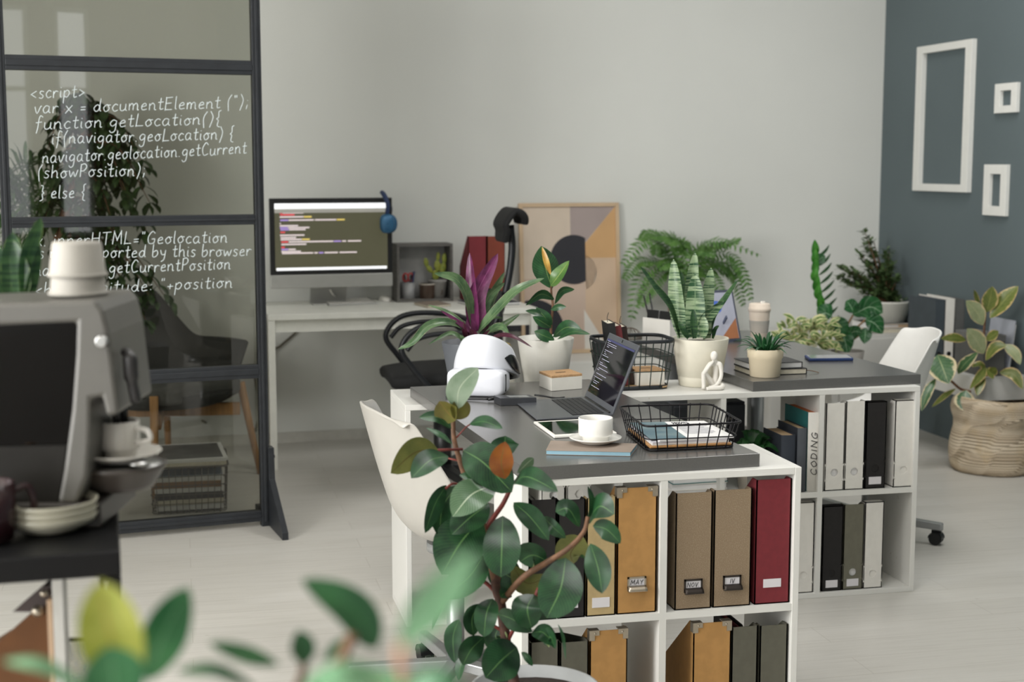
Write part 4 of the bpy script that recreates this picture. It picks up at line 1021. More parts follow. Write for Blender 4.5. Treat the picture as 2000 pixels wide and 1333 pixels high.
obj('tab_bar', G().b2((x0, -.0022, z1 - .048), (x1, -.001, z1 - .028)).xf(MXp), mat('lit_grey_bar', (120, 118, 110), .6, emit=(148, 146, 138), es=.8), bz)
cols = {'w': mat('lit_code_white', (180, 170, 170), .6, emit=(214, 200, 200), es=.85), 'r': mat('lit_code_red', (190, 60, 70), .6, emit=(214, 74, 84), es=.85), 'y': mat('lit_code_yellow', (200, 180, 90), .6, emit=(214, 190, 104), es=.85), 'p': mat('lit_code_purple', (140, 120, 190), .6, emit=(160, 136, 196), es=.85)}
gs = {k: G() for k in cols}
for y, runs in ((215, 'r190-220'), (232, 'r190-215 w218-400'), (250, 'r195-320'), (270, 'w190-400 y402-470'), (300, 'p195-265 w268-490 w500-690 y695-765'), (330, 'w190-198'), (352, 'w190-350'), (370, 'p190-260 w262-450'), (388, 'p195-270 w272-415'), (412, 'r195-235'), (440, 'w190-405'), (462, 'w195-330'), (480, 'w195-380 y382-450'), (502, 'r200-260 w265-660 p665-730 w740-775 w790-910'), (525, 'w200-420'), (552, 'r200-230'), (572, 'p200-260 w262-325'), (592, 'w200-370'), (608, 'w205-480 w490-520 p530-570 w580-700 w715-870')):
    for q in runs.split():
        a, b = q[1:].split('-'); f = lambda v: x0 + (float(v) - 145) / (1150 - 145) * (x1 - x0); zq = z1 - (y - 145) / (770 - 145) * (z1 - z0)
        gs[q[0]].b2((f(a), -.002, zq - .0035), (f(b), -.001, zq + .0035))
for k, m in cols.items(): obj('code_lines', gs[k].xf(MXp), m, bz)
obj('stand', G().prism([(.0, .0), (.0, .006), (.1, .01), (.055, zb_ + .03), (.06, zb_ + .12), (.066, zb_ + .12), (.064, zb_ + .02), (.115, .006), (.115, 0)], off - .095, off + .095, 0).xf(MX.Translation((0, -.03, 0))), ALU, t, bevel=.002)
cb = obj('monitor_cable', G().tube([gy(644, 566, 7.5), gy(652, 577, 7.52), gz(668, 584, ZW + .006), gz(690, 585, ZW + .006)], .004, 8, smooth=16), WHITEP); tag(cb, 'white cable dropping behind the silver monitor stand', 'cable')
# headphones over the monitor corner
t = thing('headphones', 'blue headphones hung over the top right corner of the monitor', 'headphones', gy(757, 440, 7.36))
BLU = mat('blue_anodised', (58, 108, 146), .35, metal=.3); DBL = mat('dark_blue_band', (36, 56, 96), .6)
hb = gy(756, 437, 7.395); hf = gy(762, 437, 7.56)
obj('ear_cup', loft([[hb + V((.0375 * s * math.copysign(abs(math.cos(q)) ** .7, math.cos(q)), y, .05 * s * math.copysign(abs(math.sin(q)) ** .7, math.sin(q)))) for q in [6.2832 * k / 28 for k in range(28)]] for y, s in ((-.02, .05), (-.02, .75), (-.012, .98), (.004, 1), (.014, .9), (.016, .05))]), BLU, t, world=True)
obj('ear_cup', loft([[hf + V((.0375 * s * math.cos(q), y, .05 * s * math.sin(q))) for q in [6.2832 * k / 28 for k in range(28)]] for y, s in ((-.02, .05), (-.02, .75), (-.012, .98), (.004, 1), (.014, .9), (.016, .05))]), BLU, t, world=True)
tp_ = gy(748, 381, 7.44)
obj('headband', G().tube([hb + V((.0, -.002, .05)), hb + V((.004, -.004, .1)), tp_ + V((0, -.03, .0)), tp_ + V((.0, .04, .012)), tp_ + V((.02, .1, .0)), hf + V((0, 0, .09)), hf + V((0, 0, .05))], .011, 10, smooth=40), DBL, t, world=True)
obj('cushion', G().cyl(hb + V((0, .014, 0)), hb + V((0, .03, 0)), .033, n=24), DBL, t, world=True)
# keyboard, mouse
kp = [gz(u, v, ZW) for u, v in ((626, 588), (643, 599), (737, 594), (718, 584))]
t = thing('keyboard', 'thin white keyboard in front of the monitor', 'keyboard')
obj('body', G().prism([V((p.x, p.y, ZW + .0005)) for p in kp], .007), ALU, t, world=True, bevel=.002)
g = G()
for i in range(5):
    for j in range(14):
        f = lambda a, b: kp[0].lerp(kp[3], a).lerp(kp[1].lerp(kp[2], a), b)
        a0, a1, b0, b1 = (j + .58) / 15, (j + 1.4) / 15, (i + .65) / 6, (i + 1.4) / 6
        g.prism([V((p.x, p.y, ZW + .0076)) for p in (f(a0, b0), f(a0, b1), f(a1, b1), f(a1, b0))], .002)
obj('keys', g, WHITEP, t, world=True)
t = thing('mouse', 'white computer mouse beside the keyboard', 'mouse', gz(752, 588, ZW), .2)
obj('body', G().grid(lambda u, v: V((.03 * math.cos(6.2832 * u) * math.sin(math.pi * v / 2) ** .7, .055 * math.sin(6.2832 * u) * math.sin(math.pi * v / 2) ** .7, .001 + .026 * math.cos(math.pi * v / 2) ** .8)), 28, 8, cu=True), WHITEP, t)
obj('base', G().lathe([(0, 0), (.0285, 0), (.0285, .002)], n=28, sy=1.8), ALU, t)
# grey crate standing on its side
GW = mat('grey_stained_wood', (104, 102, 98), .75, ns=6, stretch=(2, 2, 18), var=.12)
cA = gy(776, 585, 7.52); cB = gy(886, 585, 7.52); cw = cB.x - cA.x; chh = gy(830, 477, 7.52).z - ZW
t = thing('wooden_crate', 'grey wooden crate standing on its side on the back table', 'crate', (cA.x, 7.52, ZW + .0005), WA)
for a, b, n_ in (((0, 0, 0), (.014, .15, chh), 'side'), ((cw - .014, 0, 0), (cw, .15, chh), 'side'), ((.014, 0, chh - .014), (cw - .014, .15, chh), 'top'), ((.014, 0, 0), (cw - .014, .15, .014), 'bottom'), ((.014, .142, .014), (cw - .014, .15, chh - .014), 'back')):
    obj(n_, G().b2(a, b), GW if n_ != 'back' else mat('pale_grey_board', (168, 168, 166), .8), t, bevel=.001)
# pen cup
t = thing('pen_cup', 'grey mesh pen cup holding scissors on the back table', 'cup', gz(797, 587, ZW) + V((0, -.02, .0005)))
hcup = .098
obj('body', G().lathe([(0, 0), (.036, 0), (.038, .002), (.041, hcup), (.039, hcup), (.036, .006), (0, .004)], n=32), mat('pale_mesh_metal', (158, 158, 158), .5, metal=.3, bump=.5, bs=400), t)
pc = t.location.copy()
REDP = mat('red_plastic', (172, 58, 56), .4)
s = thing('scissors', 'scissors with red handles standing in the mesh cup', 'scissors')
for q in (-1, 1):
    o = pc + V((q * .014 - .002, 0, hcup + .026)); g = G().tube([o + V((.014 * math.cos(a / 14 * 6.2832), .003 * q, .022 * math.sin(a / 14 * 6.2832))) for a in range(14)], .0045, 8, closed=True)
    obj('handle', g, REDP, s); obj('blade', G().tube([o + V((0, 0, -.022)), pc + V((0, 0, .02))], .003, 6), CHROME, s)
for k, (dx, dy, hh_, m) in enumerate(((.022, .01, .145, BLACK), (-.02, .012, .14, BLACK), (.03, -.005, .15, DBL), (.01, -.02, .13, BLACK))):
    p = thing('pen', ['black pen standing right of the scissors', 'black pen standing left of the scissors', 'blue pen at the right edge of the mesh cup', 'short black pen at the front of the mesh cup'][k], 'pen', group='pens in the mesh cup')
    a = pc + V((dx * .3, dy * .3, .006)); b = pc + V((dx, dy, hh_))
    obj('barrel', G().cyl(a, b, .0042, n=10), m, p); obj('cap', G().cyl(b, b + (b - a).normalized() * .006, .0046, .003, n=10), m, p)
# mug
t = thing('mug', 'dark brown mug on the back table beside the cactus', 'mug', gz(834, 588, ZW) + V((0, -.01, .0005)), -.25)
BRN = mat('brown_glaze', (72, 56, 46), .35)
obj('body', G().lathe([(0, .002), (.034, .002), (.036, 0), (.0385, .003), (.0445, .09), (.0445, .093), (.042, .093), (.037, .008), (0, .006)], n=40), BRN, t)
obj('handle', G().tube([(.042, 0, .074), (.066, 0, .078), (.078, 0, .052), (.064, 0, .026), (.04, 0, .03)], .0055, 10, smooth=20), BRN, t)
obj('rim_band', G().lathe([(.0447, .088), (.0449, .0935), (.0418, .0937)], n=40), mat('pale_rim', (190, 184, 172), .4), t)
# prickly pear
pcac = V((cB.x - .075, 7.585, ZW + .0145)); pcac.y += .0
t = thing('potted_cactus', 'prickly pear cactus in a grey pot inside the crate', 'cactus', pcac)
obj('pot', G().lathe([(0, 0), (.04, 0), (.05, .085), (.052, .086), (.052, .1), (.049, .1), (0, .09)], n=32), mat('pale_concrete', (150, 148, 144), .8), t)
PAD = mat('cactus_pad', (138, 142, 52), .55, ns=60, col2=(110, 124, 44))
for (x0_, z0_, x1_, z1_, w_, dy) in ((-.008, .095, -.012, .15, .04, 0), (-.03, .135, -.058, .175, .028, -.01), (-.058, .165, -.066, .215, .026, -.012), (.004, .14, -.004, .2, .036, -.004), (.002, .19, .006, .245, .022, 0), (.02, .13, .034, .19, .034, -.012), (.034, .18, .036, .238, .026, -.012)):
    a = V((x0_, dy, z0_)); b = V((x1_, dy, z1_)); d = b - a; m_ = (a + b) / 2; u_ = d.normalized(); s_ = V((u_.z, 0, -u_.x))
    obj('pad', G().grid(lambda u, v: m_ - u_ * (d.length / 2 * math.cos(math.pi * v)) + s_ * (w_ / 2 * math.cos(6.2832 * u) * math.sin(math.pi * v)) + V((0, .007 * math.sin(6.2832 * u) * math.sin(math.pi * v), 0)), 16, 10, cu=True), PAD, t)
# notebook, file boxes, dark folder
q = [gz(u, v, ZW + .012) for u, v in ((808, 591), (836, 598), (881, 594), (853, 587))]
t = thing('notebook', 'beige notebook lying before the brown mug', 'notebook')
obj('cover', G().prism([V((p.x, p.y, ZW + .0005)) for p in q], .0015).prism([V((p.x, p.y, ZW + .0105)) for p in q], .0015), TAUPE, t, world=True); cq = sum(q, V()) / 4
obj('page_block', G().prism([V((p.x, p.y, ZW + .002)).lerp(V((cq.x, cq.y, ZW + .002)), .03) for p in q], .0085), CREAM, t, world=True)
yb = 7.42; RUST = mat('rust_board', (128, 58, 40), .75)
for k, (a, b, m, lb) in enumerate(((915, 950, mat('dark_crimson_board', (124, 40, 48), .75), 'crimson magazine file on the back table'), (952, 986, RUST, 'rust brown magazine file beside the crimson one'))):
    filebox(m, lb, gy(a, 530, yb).x, gy(b, 530, yb).x, yb, ZW + .0005, gy(a, 462, yb).z - ZW, dep=.25, cut=.5)
q = [gz(u, v, ZW) for u, v in ((893, 592), (925, 600), (1016, 595), (985, 587))]
t = thing('folder', 'dark slate folder lying flat at the right end of the back table', 'folder')
obj('cover', G().prism([V((p.x, p.y, ZW + .0005)) for p in q], .014), mat('dark_slate', (52, 56, 64), .6), t, world=True, bevel=.003)
obj('page_block', G().prism([V((p.x, p.y, ZW + .004)).lerp(V((sum(x.x for x in q) / 4, sum(x.y for x in q) / 4, ZW + .004)), -.008) for p in q], .007), PAPER, t, world=True)
cb = obj('power_cable', G().tube([wallpt(585, 640, .03), wallpt(572, 655, .02), wallpt(548, 676, .02), wallpt(535, 690, .02), wallpt(530, 760, .02), wallpt(534, 850, .02)], .006, 8, smooth=30), mat('brown_cable', (96, 90, 76), .6)); tag(cb, 'cable sagging along the wall under the white table', 'cable')
# ------------------------------------------------------------------ chairs
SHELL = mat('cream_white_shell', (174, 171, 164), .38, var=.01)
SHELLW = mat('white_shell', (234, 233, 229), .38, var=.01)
def shellchair(name, label, loc, rz, m, hub_h, base_m, base_a=0, seat=.45):
    """Moulded shell seat facing local +x on a five-star base."""
    t = thing(name, label, 'chair', loc, rz)
    # centre line (x, z) from the top of the back to the front lip, half width, and how far the edges wrap
    prof = [(-.255, .83, .185, .055), (-.248, .80, .2, .07), (-.228, .72, .215, .095), (-.2, .62, .225, .12), (-.168, .53, .232, .13), (-.12, .468, .235, .115), (-.05, .44, .235, .09), (.05, .438, .232, .06), (.14, .447, .225, .035), (.2, .447, .215, .015), (.225, .43, .2, .0)]
    Pc = bez([(x, 0, z) for x, z, a, b in prof], 40)
    def at(u):
        s = u * (len(prof) - 1); i = min(len(prof) - 2, int(s)); f = s - i
        return [prof[i][k] * (1 - f) + prof[i + 1][k] * f for k in (2, 3)]
    def fn(u, v):
        i = min(len(Pc) - 1, round(u * (len(Pc) - 1))); p = Pc[i]; d = (Pc[min(i + 1, len(Pc) - 1)] - Pc[max(i - 1, 0)]).normalized()
        n = V((-d.z, 0, d.x)); n = n if n.z > -1e-6 and (n.z > .2 or n.x > 0) else -n
        w_, wr = at(u); s = v * 2 - 1
        tp = 1 - .18 * max(0, 1 - u / .1) * abs(s) ** 3
        rim = .012 * max(0, abs(s) - .9) / .1
        return p + V((0, s * w_ + rim * (1 if s > 0 else -1), 0)) + n * (wr * abs(s) ** 2.3) - V((0, 0, .05 * max(0, 1 - u / .12) * abs(s) ** 3)) 
    zo = seat - .44
    obj('shell', G().grid(fn, len(Pc) - 1, 22).xf(MX.Translation((0, 0, zo))), m, t, solid=.008, sub=1)
    obj('mounting_plate', G().cyl((0, 0, .405 + zo), (0, 0, .43 + zo), .08, n=24), SILVER, t)
    obj('column', G().cyl((0, 0, .26), (0, 0, .41 + zo), .014, n=20).cyl((0, 0, .08), (0, 0, .3), .025, n=20), base_m, t)
    for k in range(5):
        a = base_a + k * 1.2566; c, s = math.cos(a), math.sin(a)
        M4 = MX.Rotation(a, 4, 'Z')
        g = G().prism([(.0, -.02), (.3, -.014), (.305, 0), (.3, .014), (0, .02)], .07, .1)
        g.v = [M4 @ V((p.x, p.y, p.z - .012 * (p.x / .3))) for p in g.v]
        l = obj('leg', g, base_m, t, bevel=.004)
        casterat(l, M4, .29)
    return t
def casterat(parent, M4, r):
    g = G()
    for y in (-.014, .014): g.cyl((r - .012, y - .007, .0255), (r - .012, y + .007, .0255), .025, n=20)
    g.b2((r - .03, -.006, .03), (r + .008, .006, .056)); g.cyl((r, 0, .045), (r, 0, .07), .006, n=10)
    g.grid(lambda u, v: V((r - .012 + .028 * math.cos(math.pi * u), -.022 + .044 * v, .0255 + .028 * math.sin(math.pi * u))), 12, 2)
    g.uv = [(0, 0)] * len(g.uv)
    obj('caster', g.xf(M4), BLACK, parent)
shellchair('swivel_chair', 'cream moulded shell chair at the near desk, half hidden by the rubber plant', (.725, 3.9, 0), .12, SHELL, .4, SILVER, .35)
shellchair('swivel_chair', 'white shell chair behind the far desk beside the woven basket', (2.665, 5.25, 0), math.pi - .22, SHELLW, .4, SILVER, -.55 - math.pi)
# black office chair
t = thing('office_chair', 'black office chair with looped arms and headrest at the white back table', 'chair', (1.16, 6.55, 0), math.pi)
FM = mat('black_steel_tube', (30, 32, 35), .4, metal=.3)
def oc(u, v, y=6.5): return gy(u, v, y)
zs_ = oc(800, 735).z
obj('seat', G().grid(lambda u, v: V((.27 - .52 * u, (v - .5) * .5 * (1 - .25 * abs(2 * u - 1) ** 4), zs_ + .02 * math.sin(math.pi * v) ** .5 - .02 * (1 - u) ** 3)), 14, 12), BLACKF, t, solid=.06, sub=1)
sx0 = oc(985, 600).x
spine = [oc(930, 700, 6.5), oc(968, 632, 6.5), oc(990, 560, 6.5), oc(1000, 490, 6.5), oc(997, 440, 6.5)]
obj('spine', G().tube(spine, .017, 10, smooth=24), FM, t, world=True)
hp_ = oc(984, 450, 6.5)
g = G().grid(lambda u, v: hp_ + V((.0 - .02 * math.sin(math.pi * u) + .055 * math.cos(math.pi * 1.2 * (u - .1)) , (v - .5) * .28, .085 - .2 * u)), 14, 8)
hr = G().grid(lambda u, v: oc(995, 432, 6.5) + V((-.055 * math.cos(math.pi * (u * 1.15 - .05)) + (.02 if u < .2 else 0), (v - .5) * .26 * (1 - .3 * abs(2 * u - 1) ** 3), .05 * math.sin(math.pi * (u * 1.15 - .05)) - .09 * max(0, .5 - u) * 2)), 18, 8)
obj('headrest', hr, BLACKF, t, world=True, solid=.03, sub=1)
obj('backrest', G().grid(lambda u, v: V((-.255 - .03 * math.sin(math.pi * u) * 0, (v - .5) * .46 * (1 - .2 * abs(2 * u - 1) ** 3), zs_ + .08 + .3 * u)) + V((.05 * math.cos(math.pi * (v - .5)) * -1 + .03, 0, 0)), 10, 12), mat('black_net', (22, 23, 24), .8, bump=.5, bs=600), t, solid=.008)
for s in (-1, 1):
    yy = 6.5 - s * .25 + (.05 if s < 0 else 0)
    pts = [oc(950, 668), oc(925, 632), oc(850, 622), oc(795, 632), oc(768, 668), oc(790, 705), oc(832, 752), oc(880, 780)]
    P_ = [V((p.x, p.y - s * .25, p.z)) for p in pts]
    obj('armrest', G().tube(P_, .013, 8, smooth=44), FM, t, world=True)
    P_ = [V((p.x, p.y - s * .25, p.z)) for p in (oc(950, 682), oc(900, 643), oc(845, 640), oc(800, 650), oc(778, 672))]
    obj('arm_rail', G().tube(P_, .011, 8, smooth=30), FM, t, world=True)
obj('column', G().cyl((0, 0, .1), (0, 0, zs_ - .03), .033, n=20).cyl((0, 0, .09), (0, 0, .3), .042, n=20), BLACK, t)
obj('mechanism', G().b2((-.12, -.08, zs_ - .075), (.14, .08, zs_ - .03)), BLACK, t, bevel=.01)
obj('tilt_lever', G().cyl((.1, .05, zs_ - .06), (.1, .2, zs_ - .06), .006, n=8).cyl((.1, .19, zs_ - .06), (.1, .26, zs_ - .065), .018, n=12), BLACK, t)
for k in range(5):
    M4 = MX.Rotation(.5 + k * 1.2566, 4, 'Z')
    g = G().prism([(0, -.03), (.29, -.018), (.3, 0), (.29, .018), (0, .03)], .065, .105); g.v = [M4 @ V((p.x, p.y, p.z - .02 * (p.x / .3))) for p in g.v]
    l = obj('leg', g, BLACK, t, bevel=.005); casterat(l, M4, .29)
# ------------------------------------------------------------------ armchair behind the glass
ac = V((-.13, 7.02, 0))
t = thing('armchair', 'charcoal wingback armchair with oak legs behind the glass screen', 'chair', ac, -.85)
ACF = mat('charcoal_wool', (52, 52, 50), .95, var=.1, ns=220, bump=.3, bs=400); ACC = mat('grey_wool_cushion', (80, 80, 77), .95, var=.08, ns=220, bump=.3, bs=400)
def wrap(u, v):
    a = (u - .5) * 3.9                      # around the seat, 0 = back centre (local -x)
    k = abs(u - .5) * 2
    top = .80 if k < .34 else (.80 - .225 * min(1, (k - .34) / .22) ** .8 if k < .56 else .575)
    zb = .345; z = zb + (top - zb) * v
    r = .29 + .085 * v
    return V((-math.cos(a) * r * 1.0 - .03 * v * (1 - k) + .04, math.sin(a) * r * 1.05, z))
obj('shell', G().grid(lambda u, v: wrap(u, v) * 1.1, 44, 12), ACF, t, solid=.035, sub=1)
obj('seat_base', G().grid(lambda u, v: V((.04, 0, 0)) + V((math.cos(6.2832 * u) * .335 * math.sin(math.pi / 2 * v) ** .4, math.sin(6.2832 * u) * .335 * math.sin(math.pi / 2 * v) ** .4, .44 - .07 * math.cos(math.pi / 2 * v))), 32, 8, cu=True), ACF, t, solid=.03)
obj('cushion', G().rbox((.08, 0, .445), (.54, .54, .09), .12, 8), ACC, t, bevel=.03, seg=4)
for x, y in ((.27, .27), (.27, -.27), (-.22, .22), (-.22, -.22)):
    obj('leg', G().cyl((x * .98 + .02, y * .98, .45), (x * 1.2 + .02, y * 1.2, 0), .02, .014, n=16), WOODL, t)
for s in (-1, 1):
    obj('cross_rail', G().box((.02, 0, .325), (.74, .03, .06), rz=s * .75), WOODL, t, bevel=.003)
# ------------------------------------------------------------------ weeping fig and palm behind the glass
def floorplant(label, c, potr, poth, pm, name='potted_plant'):
    t = thing(name, label, 'potted plant', c)
    obj('pot', G().lathe([(0, 0), (potr * .75, 0), (potr * .78, .005), (potr, poth - .01), (potr, poth), (potr * .93, poth), (potr * .9, poth - .04), (0, poth - .045)], n=40), pm, t)
    obj('soil', G().lathe([(0, 0), (potr * .9, 0)], (0, 0, poth - .04), n=24), SOIL, t)
    return t
FIGL = leafmat('weeping_fig_leaf', (58, 84, 44), (30, 54, 30), (84, 106, 58), vein=6, rough=.4)
fc = V((-.66, 7.12, 0))
t = floorplant('weeping fig tree with drooping branches behind the glass screen', fc, .18, .32, mat('dark_planter', (60, 58, 56), .7))
rr = random.Random(21)
trunk = [fc + V((0, 0, .3)), fc + V((.05, 0, .7)), fc + V((.1, .0, 1.1)), fc + V((.19, 0, 1.45)), fc + V((.24, 0, 1.72))]
obj('trunk', G().tube(trunk, lambda s: .026 - .014 * s, 8, smooth=20).tube([p + V((.03 * math.sin(k * 2), .02, 0)) for k, p in enumerate(trunk)], lambda s: .018 - .01 * s, 8, smooth=20), STEM, t, world=True)
br = G(); lf = G()
# branches by where their tips hang in the view: (u, v, depth offset)
tips = [(90, 300, 0), (110, 240, .1), (150, 230, -.1), (200, 260, .1), (240, 300, 0), (270, 350, .1), (292, 395, -.1), (255, 420, 0), (285, 450, .1), (230, 470, -.1), (262, 530, 0), (250, 575, .1), (300, 590, 0), (285, 625, -.1), (330, 590, .05), (215, 540, 0), (180, 480, .1), (140, 520, -.1), (120, 440, 0), (95, 400, .1), (190, 360, 0), (160, 400, -.12), (215, 400, .12), (280, 325, 0), (130, 340, .1), (235, 350, .05), (175, 300, .1), (250, 385, -.1), (205, 440, .05), (110, 500, .05), (80, 460, 0), (190, 560, .06), (240, 510, .1)]
for (u, v, dz) in tips:
    e = gy(u, v, fc.y + dz); zst = min(1.7, max(.75, e.z + .2 + .2 * rr.random())); st = fc + V((.05 + .19 * (zst - .7), 0, zst))
    mid = st.lerp(e, .55) + V((0, 0, .12)); path = bez([st, mid, e], 14); br.tube(path, lambda s: .006 - .0045 * s, 5)
    for i in range(3, len(path)):
        for k in range(3):
            p = path[i] + V((rr.uniform(-.02, .02), rr.uniform(-.02, .02), 0)); a = rr.uniform(0, 6.28); d = V((math.cos(a) * .6, math.sin(a) * .6, -rr.uniform(.4, 1.2))).normalized(); L = rr.uniform(.055, .09)
            lf.leaf([p, p + d * L * .5 + V((math.cos(a), math.sin(a), 0)) * .012, p + d * L], L * .46, V((math.cos(a), math.sin(a), .6)), fold=.2, peak=.42, nl=4)
obj('branches', br, STEM, t, world=True); obj('foliage', lf, FIGL, t, world=True)
PALM = leafmat('palm_blade', (84, 124, 62), (56, 94, 46), (110, 140, 80), vein=1)
pc_ = V((-.98, 7.3, 0))
t = floorplant('arching green palm at the left edge behind the glass', pc_, .16, .3, mat('pale_planter', (180, 176, 168), .7))
rr = random.Random(8)
for (u, v) in ((30, 320), (60, 300), (85, 330), (20, 400), (70, 380), (95, 410), (40, 360), (10, 345), (100, 350)):
    e = gy(u, v, pc_.y); st = pc_ + V((0, 0, .28)); mid = st.lerp(e, .7) + V((0, 0, .18)); pth = bez([st, mid, e + V((rr.uniform(-.05, .05), 0, -.05))], 18)
    g = G().tube(pth, lambda s: .005 - .003 * s, 5)
    for i in range(7, len(pth)):
        d = (pth[i] - pth[i - 1]).normalized()
        for s in (-1, 1):
            q = (d * .6 + V((s * .55, rr.uniform(-.3, .3), .1))).normalized(); L = .17 * (1 - .5 * abs(i - 13) / 8)
            g.leaf([pth[i], pth[i] + q * L * .5 + V((0, 0, .015)), pth[i] + q * L - V((0, 0, .03))], .02, V((0, -.4, 1)), fold=.2, peak=.3, nl=5)
    g.uv = [x for x in g.uv]
    obj('frond', g, PALM, t, world=True)
# magazines in a wire basket on the floor behind the glass
fb = [gz(u, v, .004) for u, v in ((297, 1006), (443, 998), (438, 962), (312, 968))]
fb = [V((p.x, p.y, .004)) for p in fb]; fcn = sum(fb, V()) / 4
fr = [fcn + (p - fcn) * 1.06 + V((0, 0, .2)) for p in fb]
t = thing('wire_basket', 'grey wire basket of magazines on the floor behind the glass', 'basket')
GWI = mat('galvanised_wire', (104, 100, 92), .5, metal=.5)
obj('rim', G().tube(rloop(fr, .03), .0045, 8, closed=True), GWI, t, world=True)
obj('wire_mesh', wires(fr, fb, 11, 5, .002, (.02, .2, .4, .6, .8), False), GWI, t, world=True)
rr = random.Random(6); z = .012
mats_ = [PAPER, CREAM, mat('dark_cover', (60, 58, 58), .5), mat('ochre_cover', (150, 110, 70), .5), mat('blue_cover', (120, 140, 160), .5)]
names = ['bottom magazine in the floor basket', 'second magazine from the bottom of the floor basket', 'third magazine up in the floor basket', 'fourth magazine up in the floor basket', 'fifth magazine up in the floor basket', 'sixth magazine up in the floor basket', 'second magazine from the top of the floor basket', 'grey photo covered magazine on top of the floor basket']
for k in range(8):
    th = (.022, .026, .03, .02, .028, .025, .02, .012)[k]
    if k == 6: z = .204
    q = [fcn + (p - fcn) * (.9 if k < 6 else 1.0) for p in fb]; a = rr.uniform(-.04, .04) if k < 6 else (.02, .06)[k - 6]; q = [fcn + MX.Rotation(a, 3, 'Z') @ (p - fcn) + V((0, 0, z - .004)) for p in q]
    mg = thing('magazine', names[k], 'magazine')
    obj('pages', G().prism(q, th - .002), mats_[(0, 1, 2, 0, 3, 0, 1, 0)[k]], mg, world=True)
    cv = obj('cover', G().prism([p + V((0, 0, th - .0018)) for p in q], .0012), mats_[(4, 2, 0, 3, 1, 4, 0, 0)[k]], mg, world=True)
    if k == 7:
        cq = sum(q, V()) / 4; obj('cover_photo', G().prism([p.lerp(cq, .12) + V((0, 0, th - .0004)) for p in q], .0006), mat('grey_photo_print', (104, 104, 102), .4, ns=9, var=.2), cv, world=True)
    z += th
cb = obj('power_cable', G().tube([wallpt(498, 740, .03), wallpt(505, 790, .03), wallpt(500, 835, .03), gz(470, 862, .006), gz(440, 850, .006), gz(400, 825, .006) if gz(400, 825, .006).y < 7.6 else wallpt(395, 822, .05)], .006, 8, smooth=30), mat('beige_cable', (130, 124, 104), .6)); tag(cb, 'beige cable looping down the wall to the floor behind the armchair', 'cable')
# ------------------------------------------------------------------ low cabinet, poster, fern along the back wall
LCZ = .44
lx0, lx1 = 1.86, 3.05
t = thing('low_cabinet', 'low white cabinet along the back wall under the poster and fern', 'cabinet', (lx0, wy(lx0) - .42, 0), WA)
obj('body', G().b2((0, .0, .04), (lx1 - lx0, .4, LCZ)), WHITE, t, bevel=.002); obj('plinth', G().b2((.02, .03, 0), (lx1 - lx0 - .02, .38, .04)), WHITE, t)
for k in range(3):
    a = k * (lx1 - lx0) / 3; d = obj('door', G().b2((a + .003, -.016, .045), (a + (lx1 - lx0) / 3 - .003, 0, LCZ - .005)), WHITE, t, bevel=.002)
    obj('handle', G().cyl((a + .33, -.03, .36), (a + .33, -.016, .36), .01, n=12), CHROME, d)
# poster
pw = (wallpt(1210, 396, .06) - wallpt(1014, 396, .06)).length; pz1 = wallpt(1110, 396, .05).z; ph = pz1 - LCZ
base = wallpt(1019, 600, .1); lean = math.atan(.07 / ph)
t = thing('poster', 'abstract beige poster in a light wooden frame leaning on the back wall', 'poster', (base.x, wy(base.x) - .1, LCZ + .0005), WA)
PMX = MX.Rotation(-lean, 4, 'X'); pb = .021
FRW = mat('pale_ash_frame', (204, 178, 146), .6, var=.05, ns=6)
for a, b in (((0, -.01, 0), (pb, .012, ph)), ((pw - pb, -.01, 0), (pw, .012, ph)), ((pb, -.01, ph - pb), (pw - pb, .012, ph)), ((pb, -.01, 0), (pw - pb, .012, pb))): obj('frame_bar', G().b2(a, b).xf(PMX), FRW, t, bevel=.001)
PRC = lambda n, c: mat('print_' + n, c, .7, ns=5, var=.03)
pr_ = obj('print', G().b2((pb, .0, pb), (pw - pb, .008, ph - pb)).xf(PMX), PRC('beige', (212, 196, 178)), t)
# print coordinates: x 0..1 across, y 0..1 down
iw, ih = pw - 2 * pb, ph - 2 * pb
def sh(poly, c, lay, nm): obj('printed_shape', G().add([PMX @ V((pb + x * iw, -.0006 * lay, ph - pb - y * ih)) for x, y in poly], [tuple(range(len(poly)))[::-1]]), PRC(nm, c), pr_)
rt = iw / ih
circ = lambda cx, cy, r, a0=0, a1=360, n=40: [(cx + r * math.cos(math.radians(a0 + (a1 - a0) * k / n)), cy + r * rt * math.sin(math.radians(a0 + (a1 - a0) * k / n))) for k in range(n + 1)]
sh([(.51, 0), (1, 0), (.51, .37)], (166, 152, 148), 1, 'mauve'); sh([(1, 0), (1, .36), (.66, .36), (.66, .26)], (205, 164, 116), 1, 'apricot')
sh([(.66, .36), (1, .36), (1, 1), (.66, 1)], (206, 180, 154), 1, 'sand'); sh([(0, .5), (.66, .5), (.66, 1), (0, 1)], (200, 178, 162), 1, 'rose')
sh([p for p in circ(.54, .37, .255, 30, 330) if p[0] < .67] , (44, 44, 50), 2, 'ink')
sh([(.64, .72), (.64, 1), (.9, 1)], (222, 218, 210), 3, 'offwhite'); sh(circ(.6, .46, .19, -70, 70), (222, 208, 190), 1, 'pale')
sh([(x, y) for x, y in circ(.1, .86, .32, 180, 360)] + [(.42, 1), (0, 1), (0, .86)], (40, 40, 46), 2, 'ink_arch')
